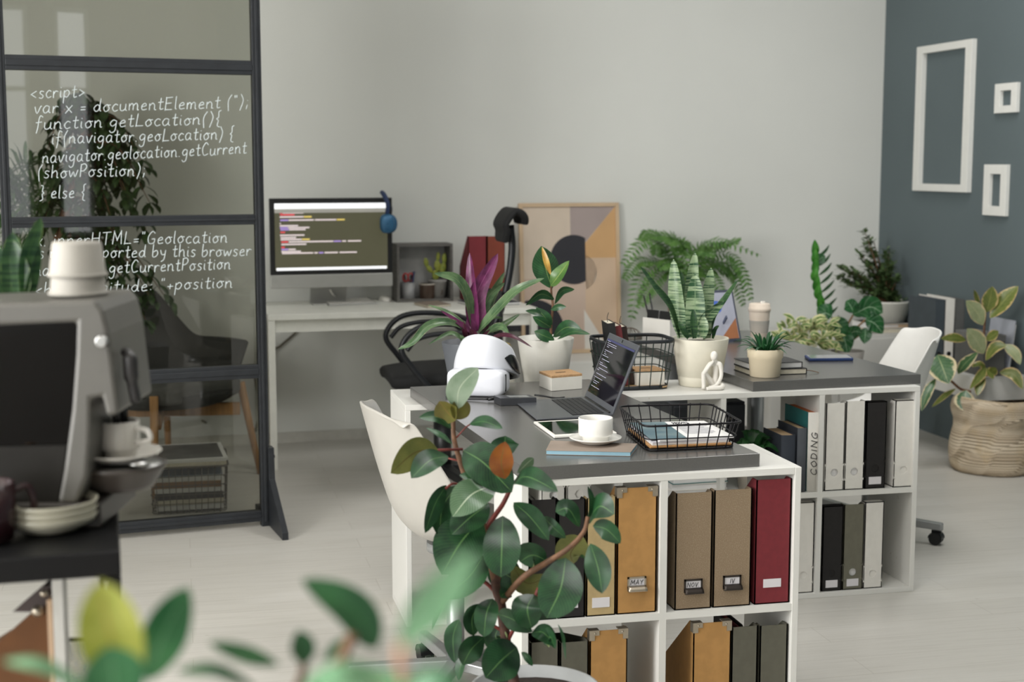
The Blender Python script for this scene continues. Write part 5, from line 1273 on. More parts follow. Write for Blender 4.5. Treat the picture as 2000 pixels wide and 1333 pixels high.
# fern
fpos = wallpt(1345, 600, .24); fpos.z = LCZ
t = thing('potted_fern', 'bushy green fern in a brown pot on the low white cabinet', 'fern', fpos + V((0, 0, .0005)))
hz_ = wallpt(1345, 585, .24).z - LCZ
obj('pot', G().lathe([(0, 0), (.09, 0), (.12, hz_), (.112, hz_), (.108, hz_ - .03), (0, hz_ - .03)], n=32), mat('brown_pot', (120, 82, 54), .8, var=.1), t)
FERN = leafmat('fern_leaflet', (96, 138, 62), (62, 106, 44), (120, 150, 84), vein=2, rough=.5)
rr = random.Random(31); f0 = fpos + V((0, 0, hz_))
ft_ = [((1300, 500), (1262, 470), (1212, 520)), ((1310, 520), (1255, 540), (1232, 628)), ((1310, 490), (1270, 455), (1250, 468)), ((1320, 480), (1300, 460), (1262, 464)), ((1330, 490), (1320, 468), (1305, 478)), ((1360, 500), (1400, 470), (1488, 500)), ((1365, 500), (1410, 480), (1448, 465)), ((1370, 510), (1430, 500), (1462, 560)), ((1370, 520), (1440, 520), (1470, 590)), ((1375, 530), (1430, 540), (1455, 600)), ((1360, 490), (1395, 480), (1420, 478)), ((1350, 500), (1370, 490), (1400, 500)), ((1300, 520), (1250, 510), (1218, 548)), ((1310, 530), (1270, 560), (1250, 600)), ((1330, 520), (1310, 510), (1285, 525)), ((1355, 520), (1390, 510), (1425, 540)), ((1350, 530), (1390, 540), (1420, 590)), ((1325, 500), (1335, 475), (1345, 500)), ((1310, 500), (1290, 480), (1280, 500)), ((1380, 520), (1420, 520), (1440, 545))]
dF = (fpos - EYE).dot(FW)
for k, q in enumerate(ft_):
    dz = rr.uniform(-.22, .12); pth = bez([f0 + V((rr.uniform(-.05, .05), rr.uniform(-.05, .05), -.02)), gd(*q[0], dF + dz * .3), gd(*q[1], dF + dz * .7), gd(*q[2], dF + dz)], 27)
    g = G().tube(pth, lambda s: .0025 - .0015 * s, 4); n = len(pth)
    for i in range(5, n - 1):
        d = (pth[i + 1] - pth[i - 1]).normalized(); up = V((0, -.5, 1)); up = (up - d * up.dot(d)).normalized(); s_ = d.cross(up)
        L = .062 * math.sin(math.pi * min(1, (i - 3) / (n - 3.5))) ** .7 + .008
        for s in (-1, 1):
            q_ = (s_ * s + d * .35 + up * rr.uniform(-.25, .1)).normalized()
            g.leaf([pth[i], pth[i] + q_ * L * .5, pth[i] + q_ * L - up * .006], .0135, up, fold=.15, peak=.35, q=.6, nl=3)
    obj('frond', g, FERN, t, world=True)
# ------------------------------------------------------------------ corner with plants, right wall
LC2 = .54
ca = wallpt(1665, 690, .5); cbx = 3.98
t = thing('side_cabinet', 'low white cabinet in the corner under the jade plant and lying books', 'cabinet', (3.12, wy(3.12) - .52, 0), WA)
cwid = .84
obj('body', G().b2((0, 0, .03), (cwid, .48, LC2)), WHITE, t, bevel=.002); obj('plinth', G().b2((.02, .03, 0), (cwid - .02, .46, .03)), WHITE, t)
for k in range(2):
    d = obj('door', G().b2((k * cwid / 2 + .003, -.016, .035), ((k + 1) * cwid / 2 - .003, 0, LC2 - .02)), WHITE, t, bevel=.002); obj('handle', G().b2((cwid / 2 - .05 + k * .08, -.028, .3), (cwid / 2 - .04 + k * .08, -.016, .4)), CHROME, d)
# books lying under the jade plant
bx0, bx1 = gy(1684, 655, 7.55).x, gy(1790, 655, 7.55).x
zt2 = gy(1735, 643, 7.42).z
rr = random.Random(12); ths = (.03, .02, zt2 - LC2 - .05); z = LC2 + .001
for k in range(3):
    q = thing('book', ['white book at the bottom of the stack under the jade plant', 'beige book in the middle of the stack under the jade plant', 'thick white book on top of the stack under the jade plant'][k], 'book', ((bx0 + bx1) / 2 + (.02, .0, -.005)[k], 7.55, z), WA + (.03, -.02, .0)[k], 'books under the jade plant')
    hw_ = (bx1 - bx0) / 2 - (.0, .01, 0)[k]
    obj('cover', G().b2((-hw_, -.12, 0), (hw_, .12, .003)).b2((-hw_, -.12, ths[k] - .004), (hw_, .12, ths[k] - .001)).b2((-hw_, .117, 0), (hw_, .12, ths[k] - .001)), (MB_WHITE, mat('tan_cover', (200, 172, 140), .7), MB_WHITE)[k], q); obj('page_block', G().b2((-hw_ + .004, -.116, .003), (hw_ - .004, .117, ths[k] - .004)), (CREAM, mat('peach_pages', (212, 184, 152), .8), PAPER)[k], q)
    z += ths[k]
JADE = leafmat('jade_leaf', (104, 126, 80), (72, 96, 60), (96, 106, 66), vein=1, rough=.4)
JY = 7.56; jp = gy(1730, 640, JY); jp.z = z
t = thing('potted_plant', 'bushy jade plant in a white pot on the stack of books in the corner', 'potted plant', jp + V((0, 0, .0005)))
jr = (gy(1772, 590, JY).x - gy(1688, 590, JY).x) / 2; jh = gy(1730, 587, JY).z - z
obj('pot', G().lathe([(0, 0), (jr * .72, 0), (jr * .76, .004), (jr * .98, jh - .012), (jr, jh - .01), (jr, jh), (jr * .93, jh), (jr * .9, jh - .03), (0, jh - .03)], n=40), WPOT, t); obj('soil', G().lathe([(0, 0), (jr * .9, 0)], (0, 0, jh - .025), n=24), SOIL, t)
rr = random.Random(17); br = G(); lf = G(); b0 = jp + V((0, 0, jh - .03))
jt = [(1690, 455), (1695, 480), (1684, 500), (1700, 520), (1665, 530), (1645, 525), (1640, 545), (1655, 555), (1680, 560), (1715, 500), (1735, 500), (1752, 490), (1745, 520), (1770, 530), (1778, 560), (1765, 575), (1775, 590), (1755, 600), (1705, 540), (1720, 560), (1740, 550), (1690, 575), (1672, 540), (1730, 525), (1655, 540), (1758, 545), (1748, 575), (1706, 470), (1710, 575), (1735, 580)]
for u, v in jt:
    e = gy(u, v, JY + rr.uniform(-.12, .1)); e.x = min(e.x, RX - .07); pth = bez([b0, b0.lerp(e, .5) + V((0, 0, .03)), e], 12); br.tube(pth, lambda s: .007 - .0052 * s, 5)
    for i in range(4, len(pth)):
        for k in range(6 if i < len(pth) - 1 else 9):
            a = rr.uniform(0, 6.28); el = rr.uniform(-.3, .9); d = V((math.cos(a) * math.cos(el), math.sin(a) * math.cos(el), math.sin(el))); p = pth[i] - V((.012, 0, 0)) + V((rr.uniform(-.012, .012), rr.uniform(-.012, .012), rr.uniform(-.012, .012))); L = rr.uniform(.03, .046)
            lf.leaf([p, p + d * L * .5, p + d * L], L * .62, V((-d.x * d.z, -d.y * d.z, 1)), fold=.1, peak=.6, q=.6, nl=3)
obj('branches', br, STEM, t, world=True); obj('foliage', lf, JADE, t, world=True)
# begonia with white patterned leaves and a zz plant in low pots beside the cabinet
def lowpot(label, c, r, h, m, cat='potted plant', name='potted_plant'):
    t = thing(name, label, cat, c)
    obj('pot', G().lathe([(0, 0), (r * .75, 0), (r, h), (r * .94, h), (r * .9, h - .03), (0, h - .03)], n=32), m, t); return t
BEG = leafmat('dark_patterned_leaf', (34, 92, 44), (22, 70, 34), (150, 176, 146), vein=5, rough=.3)
bt_ = gy(1655, 700, 7.1)
LOWT = thing('plant_bench', 'low white bench holding the zigzag, patterned and variegated plants', 'bench', (2.36, 6.62, 0), .05)
obj('seat', G().b2((0, 0, .34), (1.02, .42, .37)), WHITE, LOWT, bevel=.003)
for x in (.02, .96):
    for y in (.02, .36): obj('leg', G().b2((x, y, 0), (x + .04, y + .04, .34)), WHITE, LOWT)
TERR = mat('grey_clay_pot', (150, 146, 140), .8)
t = lowpot('dark green plant with white patterned wavy leaves beside the jade pot', V((gy(1655, 700, 6.85).x, 6.85, .3705)), .085, .16, TERR)
b0 = t.location + V((0, 0, .14)); d0 = (V((t.location.x, 6.85, .6)) - EYE).dot(FW)
for pp, w_, turn in (([(1650, 720), (1660, 690, -.05), (1690, 640, -.12)], 0, 0),):
    for st_ in (((1655, 660), (1690, 625)), ((1650, 650), (1668, 612)), ((1640, 660), (1625, 620)), ((1660, 670), (1700, 640)), ((1655, 680), (1660, 650))):
        obj('stem', G().tube([b0, gd(*st_[0], d0), gd(*st_[1], d0 - .03)], .005, 6, smooth=12), mat('tan_stem', (132, 100, 62), .6), t, world=True)
for pp, w_, turn in (([(1672, 612), (1700, 600), (1724, 612)], 46, 10), ([(1690, 625), (1708, 632), (1724, 652)], 40, -20), ([(1668, 612), (1660, 596), (1652, 588)], 30, 15), ([(1690, 640), (1690, 655), (1688, 672)], 26, 0), ([(1625, 620), (1640, 640), (1660, 655)], 40, -10), ([(1625, 618), (1612, 612), (1600, 618)], 40, 20), ([(1640, 640), (1650, 665), (1655, 692)], 36, 0), ([(1655, 660), (1668, 648), (1684, 650)], 30, 30), ([(1650, 700), (1658, 712), (1655, 728)], 26, 0), ([(1665, 615), (1680, 606), (1690, 590)], 26, 30)):
    obj('leaf', lpx([(u, v, d0 - .04) for u, v in pp], w_, turn=turn, fold=.12, peak=.45, wave=.1, nl=10), BEG, t, world=True)
t = lowpot('zigzag plant with one tall wavy bright green stem of leaves against the wall', V((gy(1612, 700, 6.95).x, 6.95, .3705)), .075, .15, TERR)
ZZL = leafmat('bright_waxy_leaf', (70, 136, 50), (52, 116, 40), (104, 156, 74), vein=3, rough=.3)
d1 = (V((t.location.x, 6.95, .7)) - EYE).dot(FW); b0 = t.location + V((0, 0, .12))
obj('stem', G().tube([b0, gd(1606, 640, d1), gd(1598, 560, d1), gd(1592, 505, d1)], lambda s: .008 - .004 * s, 8, smooth=16), STEMG, t, world=True)
for k in range(9):
    s = k / 8; v = 640 - 138 * s; u = 1606 - 14 * s
    obj('leaf', lpx([(u, v, d1 - .01), (u - 3 + 3 * math.sin(k), v - 14, d1 - .05), (u - 1, v - 34, d1 - .07)], 17 - 2 * abs(s - .4), turn=15 * (-1) ** k, peak=.5, fold=.3), ZZL, t, world=True)
    obj('leaf', lpx([(u + 3, v + 2, d1), (u + 20, v - 12, d1 + .05), (u + 34 - 6 * s, v - 24, d1 + .1)], 7, turn=35, peak=.45, fold=.2), mat_zz if k else globals().setdefault('mat_zz', leafmat('shaded_waxy_leaf', (70, 108, 66), (54, 90, 54), (96, 128, 84), vein=2)), t, world=True)
obj('leaf', lpx([(1594, 518, d1), (1602, 506, d1), (1612, 500, d1)], 22, peak=.5), BEG, t, world=True)
VAR = leafmat('cream_variegated_leaf', (96, 132, 62), (72, 112, 50), (196, 200, 140), edge=(216, 212, 160), ew=.26, vein=2, rough=.4)
vx = gy(1565, 690, 6.75)
t = lowpot('trailing green and cream variegated plant behind the far desk', V((vx.x, 6.75, .3705)), .09, .13, WPOT)
rr = random.Random(23); b0 = t.location + V((0, 0, .12)); d2 = (V((vx.x, 6.75, .6)) - EYE).dot(FW); br = G()
for k in range(46):
    u = rr.uniform(1505, 1632); v = 640 + rr.uniform(-16, 42) + (8 if u < 1530 else 0); dz = rr.uniform(-.12, .12)
    e = gd(u, v, d2 + dz)
    if k % 2 == 0: br.tube(bez([b0, b0.lerp(e, .6) + V((0, 0, .06)), e], 8), .0025, 4)
    for j in range(4):
        a = rr.uniform(0, 6.28); L = rr.uniform(.05, .075); d = V((math.cos(a), .5 * math.sin(a) - .2, rr.uniform(-.4, .7))).normalized()
        obj('leaf', G().leaf([e, e + d * L * .5 + V((0, 0, .006)), e + d * L], L * .42, V((rr.uniform(-.4, .4), -1, .8)), fold=.15, peak=.45, nl=5), VAR, t, world=True) if k < 24 else None
        if k >= 24: br.leaf([e, e + d * L * .5 + V((0, 0, .006)), e + d * L], L * .42, V((rr.uniform(-.4, .4), -1, .8)), fold=.15, peak=.45, nl=5)
obj('trailing_stems', br, VAR, t, world=True)
# steel loop ring stand
t = thing('ring_handle', 'small steel loop standing on the corner cabinet behind the white chair', 'holder', gy(1796, 655, 7.4))
zl = gy(1796, 616, 7.4).z - gy(1796, 655, 7.4).z; t.location.z = LC2 + .001; RM[t.name] = MX.Translation(t.location); zl = gy(1796, 616, 7.4).z - LC2
obj('loop', G().tube([(-.014, 0, .01), (-.014, 0, zl * .7), (-.008, 0, zl * .95), (0, 0, zl), (.008, 0, zl * .95), (.014, 0, zl * .7), (.014, 0, .01)], .004, 8, smooth=40), CHROME, t); obj('base', G().b2((-.03, -.03, 0), (.03, .03, .01)), CHROME, t, bevel=.002)
# wall box with binders on the right wall
def rpt(u, v, off=0): return gx(u, v, RX - off)
by0, by1 = 6.28, 6.95; bx_ = RX - .29
zb_top = gy(1862, 706, 6.86).z
t = thing('wall_shelf', 'white wall box carrying binders on the slate blue wall', 'shelf', (bx_, by0, 0))
zs0 = gy(1900, 776, 6.4).z
for a, b, n_ in (((0, 0, zb_top - .018), (.289, by1 - by0, zb_top), 'top_panel'), ((0, 0, zs0), (.289, by1 - by0, zs0 + .018), 'bottom_panel'), ((0, 0, zs0 + .018), (.289, .018, zb_top - .018), 'side_panel'), ((0, by1 - by0 - .018, zs0 + .018), (.289, by1 - by0, zb_top - .018), 'side_panel'), ((0, .018, zs0 + .018), (.016, by1 - by0 - .018, zb_top - .018), 'front')): obj(n_, G().b2(a, b), WHITE, t)
def wallbinder(label, x0, x1, y, dep, h, m, hole=True, lab=False):
    t = thing('binder', label, 'binder', ((x0 + x1) / 2, y, zb_top + .0005)); w_ = (x1 - x0) / 2
    obj('cover', G().b2((-w_, 0, 0), (w_, .003, h)).b2((-w_, 0, 0), (-w_ + .003, dep, h)).b2((w_ - .003, 0, 0), (w_, dep, h)), m, t, bevel=.0006); obj('papers', G().b2((-w_ + .006, .03, .004), (w_ - .006, dep - .01, h - .02)), PAPER, t)
    if hole: obj('finger_hole', G().cyl((0, -.0012, .075), (0, .0, .075), .012, n=20), BLACK, t)
    if lab: obj('paper_label', G().b2((-w_ * .6, -.0012, .02), (w_ * .6, 0, .05)), LABELP, t)
yb_ = 6.62; hB = gy(1855, 584, yb_).z - zb_top
G1 = mat('dark_grey_binder', (92, 92, 90), .6); G2 = mat('slate_binder', (62, 70, 76), .6)
wallbinder('dark slate binder at the left end of the wall box', gy(1826, 650, yb_).x, gy(1844, 650, yb_).x, yb_, .28, hB - .005, G2)
wallbinder('white binder with a dark hole on the wall box', gy(1846, 650, yb_).x, gy(1863, 650, yb_).x, yb_, .28, hB, MB_WHITE)
wallbinder('grey binder with a white label beside the white binder on the wall box', gy(1864.5, 650, yb_ + .005).x, gy(1882, 650, yb_ + .005).x, yb_ + .005, .28, hB - .006, G1, lab=True)
q = thing('folder', 'pale folder leaning behind the variegated rubber plant on the wall box', 'folder', (RX - .09, 6.36, zb_top + .0005))
FLD = mat('pale_blue_grey_folder', (176, 180, 190), .7)
obj('front', G().prism([(0, 0), (.0, .27), (.004, .27), (.004, 0)], -.02, .2, 1).xf(MX.Rotation(.12, 4, 'Y')), FLD, q); obj('papers', G().b2((.005, -.015, 0), (.012, .195, .25)).xf(MX.Rotation(.12, 4, 'Y')), PAPER, q)
q = thing('storage_box', 'dark grey box standing on the wall box behind the variegated rubber plant', 'box', (RX - .26, 6.32, zb_top + .0005))
obj('body', G().b2((.02, .0, 0), (.14, .26, .2)), G1, q, bevel=.002); obj('lid', G().b2((.018, -.002, .17), (.142, .262, .203)), mat('mid_grey_board', (112, 112, 110), .7), q, bevel=.002)
# empty frames on the slate blue wall
FRM = mat('white_frame_paint', (222, 222, 217), .5, var=.01)
def wframe(label, tl, tr, br_, bl, bw, dep=.022):
    """Corners in the view, laid on the right wall; bw: bar width (vertical bars, horizontal bars)."""
    a, b, c, d = [rpt(u, v, dep) for u, v in (tl, tr, br_, bl)]
    y0, y1 = (b.y + c.y) / 2, (a.y + d.y) / 2; z1, z0 = (a.z + b.z) / 2, (c.z + d.z) / 2; x = RX - dep
    t = thing('picture_frame', label, 'frame', (x, (y0 + y1) / 2, (z0 + z1) / 2)); hy, hz = (y1 - y0) / 2, (z1 - z0) / 2; v, h = bw
    for p, q in (((0, -hy, -hz), (dep - .001, -hy + v, hz)), ((0, hy - v, -hz), (dep - .001, hy, hz)), ((0, -hy + v, hz - h), (dep - .001, hy - v, hz)), ((0, -hy + v, -hz), (dep - .001, hy - v, -hz + h))): obj('frame_bar', G().b2(p, q), FRM, t, bevel=.0015)
wframe('large tall empty white frame on the slate blue wall', (1788, 88), (1895, 81), (1891, 378), (1784, 371), (.065, .04), .03)
wframe('small square empty white frame, upper right on the blue wall', (1943, 163), (1986, 162), (1984, 221), (1941, 220), (.05, .036))
wframe('small upright empty white frame with wide bars, lower right on the blue wall', (1922, 321), (1966, 322), (1963, 423), (1918, 420), (.055, .048))
# woven basket with variegated rubber plant
kc = gz(1937, 917, 0); kr = .205
t = thing('woven_basket', 'slouching woven rope basket used as planter by the blue wall', 'basket', kc)
kh = gd(1937, 775, (kc - EYE).dot(FW)).z
def rope():
    n = NT('woven_rope'); uv = n.new('ShaderNodeUVMap'); sp = n.new('ShaderNodeSeparateXYZ'); n.link(uv.outputs[0], sp.inputs[0])
    rows = n.math('SINE', n.math('MULTIPLY', sp.outputs[1], 34 * 6.2832))
    sx = n.math('SINE', n.math('ADD', n.math('MULTIPLY', sp.outputs[0], 150 * 6.2832), n.math('MULTIPLY', sp.outputs[1], 34 * 3.1416)))
    h = n.math('ADD', n.math('MULTIPLY', rows, .5), n.math('MULTIPLY', sx, .5))
    nz = n.noise(n.coord((3, 3, 3)), 4, 3)
    c = n.mix(n.ramp(h, -.9, .1), lin((168, 146, 118)), lin((228, 212, 188))); c = n.mix(n.math('MULTIPLY', n.ramp(nz, .5, .72), .3), c, lin((206, 178, 128)))
    n.link(c, n.b.inputs['Base Color']); n.b.inputs['Roughness'].default_value = .9
    n.bump(h, .5, .004); return n.m
rr = random.Random(2)
def bask(u, v):
    a = 6.2832 * u; pr_ = bez([(.155, 0, 0), (.19, 0, .012), (.203, 0, .06), (.2, 0, .14), (.187, 0, .21), (.186, 0, .25), (.197, 0, .3), (.19, 0, .345), (.176, 0, kh)], 40)
    q = pr_[min(len(pr_) - 1, round(v * (len(pr_) - 1)))]; r = q.x * (1 + .012 * math.sin(3 * a + 9 * v) + .01 * math.sin(5 * a - 14 * v)) 
    return V((r * math.cos(a), r * math.sin(a), q.z + .006 * math.sin(2 * a + 1) * v))
g = G().grid(bask, 96, 120, cu=False); g.uv = [(b, a) for a, b in g.uv]
g.uv = [(u_, v_) for u_, v_ in g.uv]
obj('body', g, rope(), t, solid=.012)
obj('rim', G().tube([bask(k / 60, 1) for k in range(60)], .009, 8, closed=True), mat('natural_rope', (206, 186, 156), .9, bump=.6, bs=150, ns=80, var=.12), t)
obj('floor', G().lathe([(0, .002), (.16, .002)], n=32), mat('rope_floor', (180, 156, 122), .9), t)
VR = leafmat('variegated_rubber_top', (70, 112, 66), (52, 92, 56), (168, 182, 130), edge=(222, 206, 166), ew=.36, under=(158, 166, 122), vein=8)
VRU = leafmat('variegated_rubber_under', (162, 170, 132), (146, 156, 116), (182, 182, 140), edge=(206, 188, 146), ew=.4, under=(92, 112, 62), vein=8)
VRO = leafmat('variegated_rubber_olive', (112, 122, 58), (94, 108, 52), (150, 150, 86), edge=(196, 172, 118), ew=.38, vein=8)
dk = (kc - EYE).dot(FW) - .02
p = thing('potted_plant', 'variegated rubber plant growing in the woven basket', 'potted plant', kc + V((0, 0, .014)))
obj('soil', G().lathe([(0, 0), (.16, 0), (.17, kh - .1), (0, kh - .08)], n=32), SOIL, p)
z7 = lambda x, y, dz=0: gd(x / 3.03 + 1600, y / 3.03 + 520, dk + dz)
ts = kc + V((.0, 0, kh - .09))
obj('stem', G().tube([ts, z7(1000, 760), z7(985, 640), z7(978, 520), z7(975, 400), z7(985, 280)], lambda s: .011 - .006 * s, 8, smooth=20).tube([ts + V((-.02, 0, 0)), z7(930, 760), z7(840, 730), z7(780, 680), z7(720, 640)], .007, 6, smooth=16), STEM, p, world=True)
for pts, w_, k, m in (([(990, 275), (1010, 200), (1025, 120)], 95, 10, VRO), ([(1010, 310), (1090, 210), (1178, 118)], 105, -25, VRO), ([(955, 250), (930, 190), (915, 140)], 38, 40, VRO), ([(970, 350), (930, 270), (868, 205)], 100, 15, VRU), ([(975, 520), (930, 440), (875, 370)], 110, 10, VRU), ([(985, 440), (1030, 410), (1062, 385)], 60, -20, VRO), ([(870, 440), (800, 425), (718, 430)], 55, 0, VRO),
    ([(985, 560), (1040, 480), (1110, 470)], 70, -30, VRO), ([(1090, 465), (1150, 510), (1190, 585)], 75, 30, VRU), ([(985, 600), (960, 640), (890, 730)], 55, 10, VRO), ([(985, 600), (940, 590), (910, 600)], 60, -30, VRO), ([(1000, 640), (1030, 620), (1045, 600)], 60, 0, VRO), ([(1065, 630), (1150, 640), (1205, 730)], 70, 10, VRO), ([(975, 640), (950, 700), (935, 770)], 60, 0, VRO),
    ([(700, 525), (730, 600), (765, 698)], 165, 0, VR), ([(820, 640), (860, 580), (940, 510)], 70, 25, VR), ([(690, 665), (640, 750), (605, 860)], 60, -10, VR), ([(810, 725), (740, 770), (665, 835)], 32, 20, VRO), ([(870, 735), (860, 800), (860, 860)], 118, 0, VR), ([(1000, 600), (1010, 640), (1030, 670)], 50, 30, VRO)):
    obj('leaf', G().leaf([z7(x, y, -.05 - .03 * j) for j, (x, y) in enumerate(pts)], w_ / 3.03 * dk / FPX, MX.Rotation(math.radians(k), 3, 'Z') @ (EYE - kc).normalized(), fold=.15, peak=.5, nl=12, wave=.03), m, p, world=True)
# ------------------------------------------------------------------ coffee cart at the left
CD = 2.15                      # distance of the cart's contents
KX, KY = RT.copy(), V((math.sin(YAW), math.cos(YAW), 0))
def cz(v, d=CD): return gd(100, v, d).z
CT = cz(1085, 1.98)            # cart top height
BLKM = mat('black_lacquer', (13, 13, 14), .45, var=.05, spec=.25)
pR = gd(224, 1100, 2.0); cr = .0
t = thing('bar_cart', 'black metal serving cart carrying the coffee machine', 'cart', (0, 0, 0))
cA = V((pR.x, pR.y, 0)); ea, eb = V((math.cos(.05), math.sin(.05), 0)), V((-math.sin(.05), math.cos(.05), 0))
corner = lambda a, b, z: V((cA.x, cA.y, z)) + ea * a + eb * b
Lc, Dc = .95, .44
def slab(z0, z1): return G().prism([corner(-Lc, 0, z0), corner(0.008, 0, z0), corner(0.008, Dc, z0), corner(-Lc, Dc, z0)], z1 - z0)
obj('top_shelf', slab(CT - .035, CT), BLKM, t, world=True, bevel=.003)
obj('lower_shelf', slab(.3, .325), BLKM, t, world=True, bevel=.003)
for a in (-.012, -Lc + .02):
    for b in (.0, Dc - .03):
        obj('leg', G().prism([corner(a - .01, b, 0), corner(a + .02, b, 0), corner(a + .02, b + .03, 0), corner(a - .01, b + .03, 0)], CT - .002 if b else CT - .036), BLKM, t, world=True, bevel=.002)
obj('edge_strip', G().prism([corner(-.014, -.002, .33), corner(-.010, -.002, .33), corner(-.010, 0.001, .33), corner(-.014, 0.001, .33)], CT - .37), CHROME, t, world=True)
# espresso machine: side outline in (depth-along-ea, z); body built in a local frame, x to the right in the view, y away
mo = gd(70, 980, 2.12); mo.z = CT
t = thing('coffee_machine', 'grey pod coffee machine with black glossy side on the cart', 'coffee machine', mo + V((0, 0, .0005)), -YAW)
SC = 2.12 / FPX
mx = lambda u: (u - 70) * SC
mz = lambda v: (gd(70, v, 2.12).z - CT)
HG = mat('warm_grey_shell', (86, 84, 79), .4, var=.02); GB = mat('glossy_black_side', (9, 8, 8), .06, spec=.35)
out = [(-180, 990), (112, 990), (122, 920), (140, 800), (158, 680), (165, 610), (206, 600), (216, 640), (228, 700), (238, 800), (242, 812), (212, 816), (208, 790), (190, 786), (184, 850), (178, 930), (196, 990), (196, 1000), (-180, 1000)]
# right-hand shell: the tall curved side band and the head above the cup
band = [(112, 985), (126, 920), (146, 800), (158, 690), (162, 626), (-260, 645), (-260, 600), (0, 590), (200, 583), (214, 604), (224, 650), (232, 740), (238, 806), (214, 812), (206, 772), (184, 776), (180, 860), (172, 930), (150, 985)]
obj('shell', G().prism([(mx(u), mz(v)) for u, v in band], 0, .2, 1), HG, t, bevel=.006)
obj('side_window', G().prism([(mx(-260), mz(985)), (mx(112), mz(985)), (mx(126), mz(920)), (mx(146), mz(800)), (mx(158), mz(690)), (mx(162), mz(626)), (mx(-260), mz(645))], .012, .19, 1), GB, t)
obj('lower_body', G().prism([(mx(-260), mz(985)), (mx(112), mz(985)), (mx(124), mz(925)), (mx(132), mz(870)), (mx(-260), mz(880))], .004, .012, 1), mat('dark_taupe_panel', (25, 23, 19), .5, spec=.2), t)
obj('base', G().prism([(mx(-260), 0), (mx(196), 0), (mx(196), mz(984)), (mx(-260), mz(984))], 0, .2, 1), mat('dark_taupe_base', (58, 54, 50), .45), t, bevel=.004)
obj('spout', G().cyl((mx(203), .08, mz(846)), (mx(203), .08, mz(800)), .006, n=12).cyl((mx(212), .1, mz(846)), (mx(212), .1, mz(800)), .006, n=12), BLACK, t)
obj('spout_head', G().b2((mx(196), .05, mz(812)), (mx(226), .13, mz(776))), mat('bronze_spout', (86, 74, 62), .4, metal=.5), t, bevel=.006)
obj('knob', G().cyl((mx(212), -.012, mz(662)), (mx(212), .002, mz(662)), .0085, n=24), CHROME, t, bevel=.002)
obj('lever', G().tube([(mx(240), .04, mz(690)), (mx(252), .03, mz(700)), (mx(254), .03, mz(740)), (mx(262), .03, mz(790))], lambda s: .008 if s < .3 or s > .7 else .011, 10, smooth=16), mat('lever_grip', (40, 38, 38), .4), t)
obj('drip_tray', G().grid(lambda u, v: V((mx(205) + .068 * math.cos(6.2832 * u) * (1 - .32 * v), .09 + .068 * math.sin(6.2832 * u) * (1 - .32 * v), mz(928) - .036 * v)), 40, 6, cu=True), mat('taupe_tray', (66, 60, 55), .35), t, solid=.004)
obj('drip_grate', G().lathe([(0, 0), (.066, 0), (.066, -.004), (0, -.004)], (mx(205), .09, mz(930)), n=36), CHROME, t)
obj('tray_bracket', G().b2((mx(140), .06, mz(975)), (mx(215), .12, mz(950))), mat('taupe_bracket', (70, 66, 60), .45), t, bevel=.004)
obj('top_plate', G().b2((mx(-260), .01, mz(602)), (mx(84), .05, mz(590))), CHROME, t, bevel=.004)
mt_ = MX.Translation(mo) @ MX.Rotation(-YAW, 4, 'Z')
at_ = lambda x, y, z: mt_ @ V((x, y, z))
cupset('white saucer on the coffee machine tray', 'small white espresso cup under the coffee spout', at_(mx(205), .09, mz(930) + .0045), .062, .03, .058, ceramic=mat('shaded_porcelain', (192, 188, 180), .25, var=.01), coffee=False, hang=-.6)  # porcelain darkened: the shade around the cup is put into its colour
sp_ = thing('spoon', 'steel spoon lying on the espresso saucer', 'spoon')
obj('bowl', G().ball(at_(mx(258), .04, mz(916)), (.014, .01, .004), 16, 8), CHROME, sp_); obj('handle', G().tube([at_(mx(258), .04, mz(916)), at_(mx(262), .1, mz(916))], .0022, 6), CHROME, sp_)
# stacked paper cups upside down on the machine
cpx = at_(mx(134), .085, mz(583) + .001)
PCUP = mat('shaded_paper_cup', (158, 154, 146), .7, var=.02)  # dim corner's shade put into the cup colour
for k in range(2):
    c = thing('paper_cup', ['upside-down paper cup, lower of the two on the coffee machine', 'upside-down paper cup stacked on top of the coffee machine'][k], 'cup', cpx + V((0, 0, k * .0275)))
    obj('body', G().lathe([(.041, 0), (.0425, .003), (.041, .006), (.036, .048), (.034, .052), (0, .052)], n=40), PCUP, c)
    obj('rolled_rim', G().tube([(.0412 * math.cos(a / 40 * 6.2832), .0412 * math.sin(a / 40 * 6.2832), .003) for a in range(40)], .003, 6, closed=True), PCUP, c)
# plates and mug on the cart
pc = gz(100, 1035, CT); CRP = mat('cream_stoneware', (176, 172, 154), .3, var=.02)  # stoneware toned down, the shade on the cart is in its colour
for k in range(3):
    q = thing('plate', ['cream plate at the bottom of the stack on the cart', 'cream plate in the middle of the stack on the cart', 'cream plate on top of the stack on the cart'][k], 'plate', pc + V((0, 0, .0006 + k * .0095)))
    obj('body', G().lathe([(0, .002), (.036, .002), (.038, 0), (.041, .003), (.062, .014), (.0685, .026), (.0665, .027), (.059, .0175), (.038, .0065), (0, .0055)], n=48), CRP, q)
q = thing('mug', 'dark maroon mug at the left edge of the cart', 'mug', gz(-22, 1060, CT) + V((0, .0, .0006)), .3)
MAR = mat('maroon_glaze', (44, 20, 24), .25)
obj('body', G().lathe([(0, .002), (.03, .002), (.034, .004), (.038, .03), (.038, .085), (.0355, .085), (.035, .03), (.03, .008), (0, .006)], n=40), MAR, q); obj('handle', G().tube([(.036, 0, .07), (.056, 0, .074), (.064, 0, .048), (.054, 0, .022), (.036, 0, .024)], .0052, 10, smooth=20), MAR, q)
q = thing('wooden_scoop', 'wooden knob of a scoop resting in the maroon mug', 'scoop'); a = gz(-22, 1060, CT)
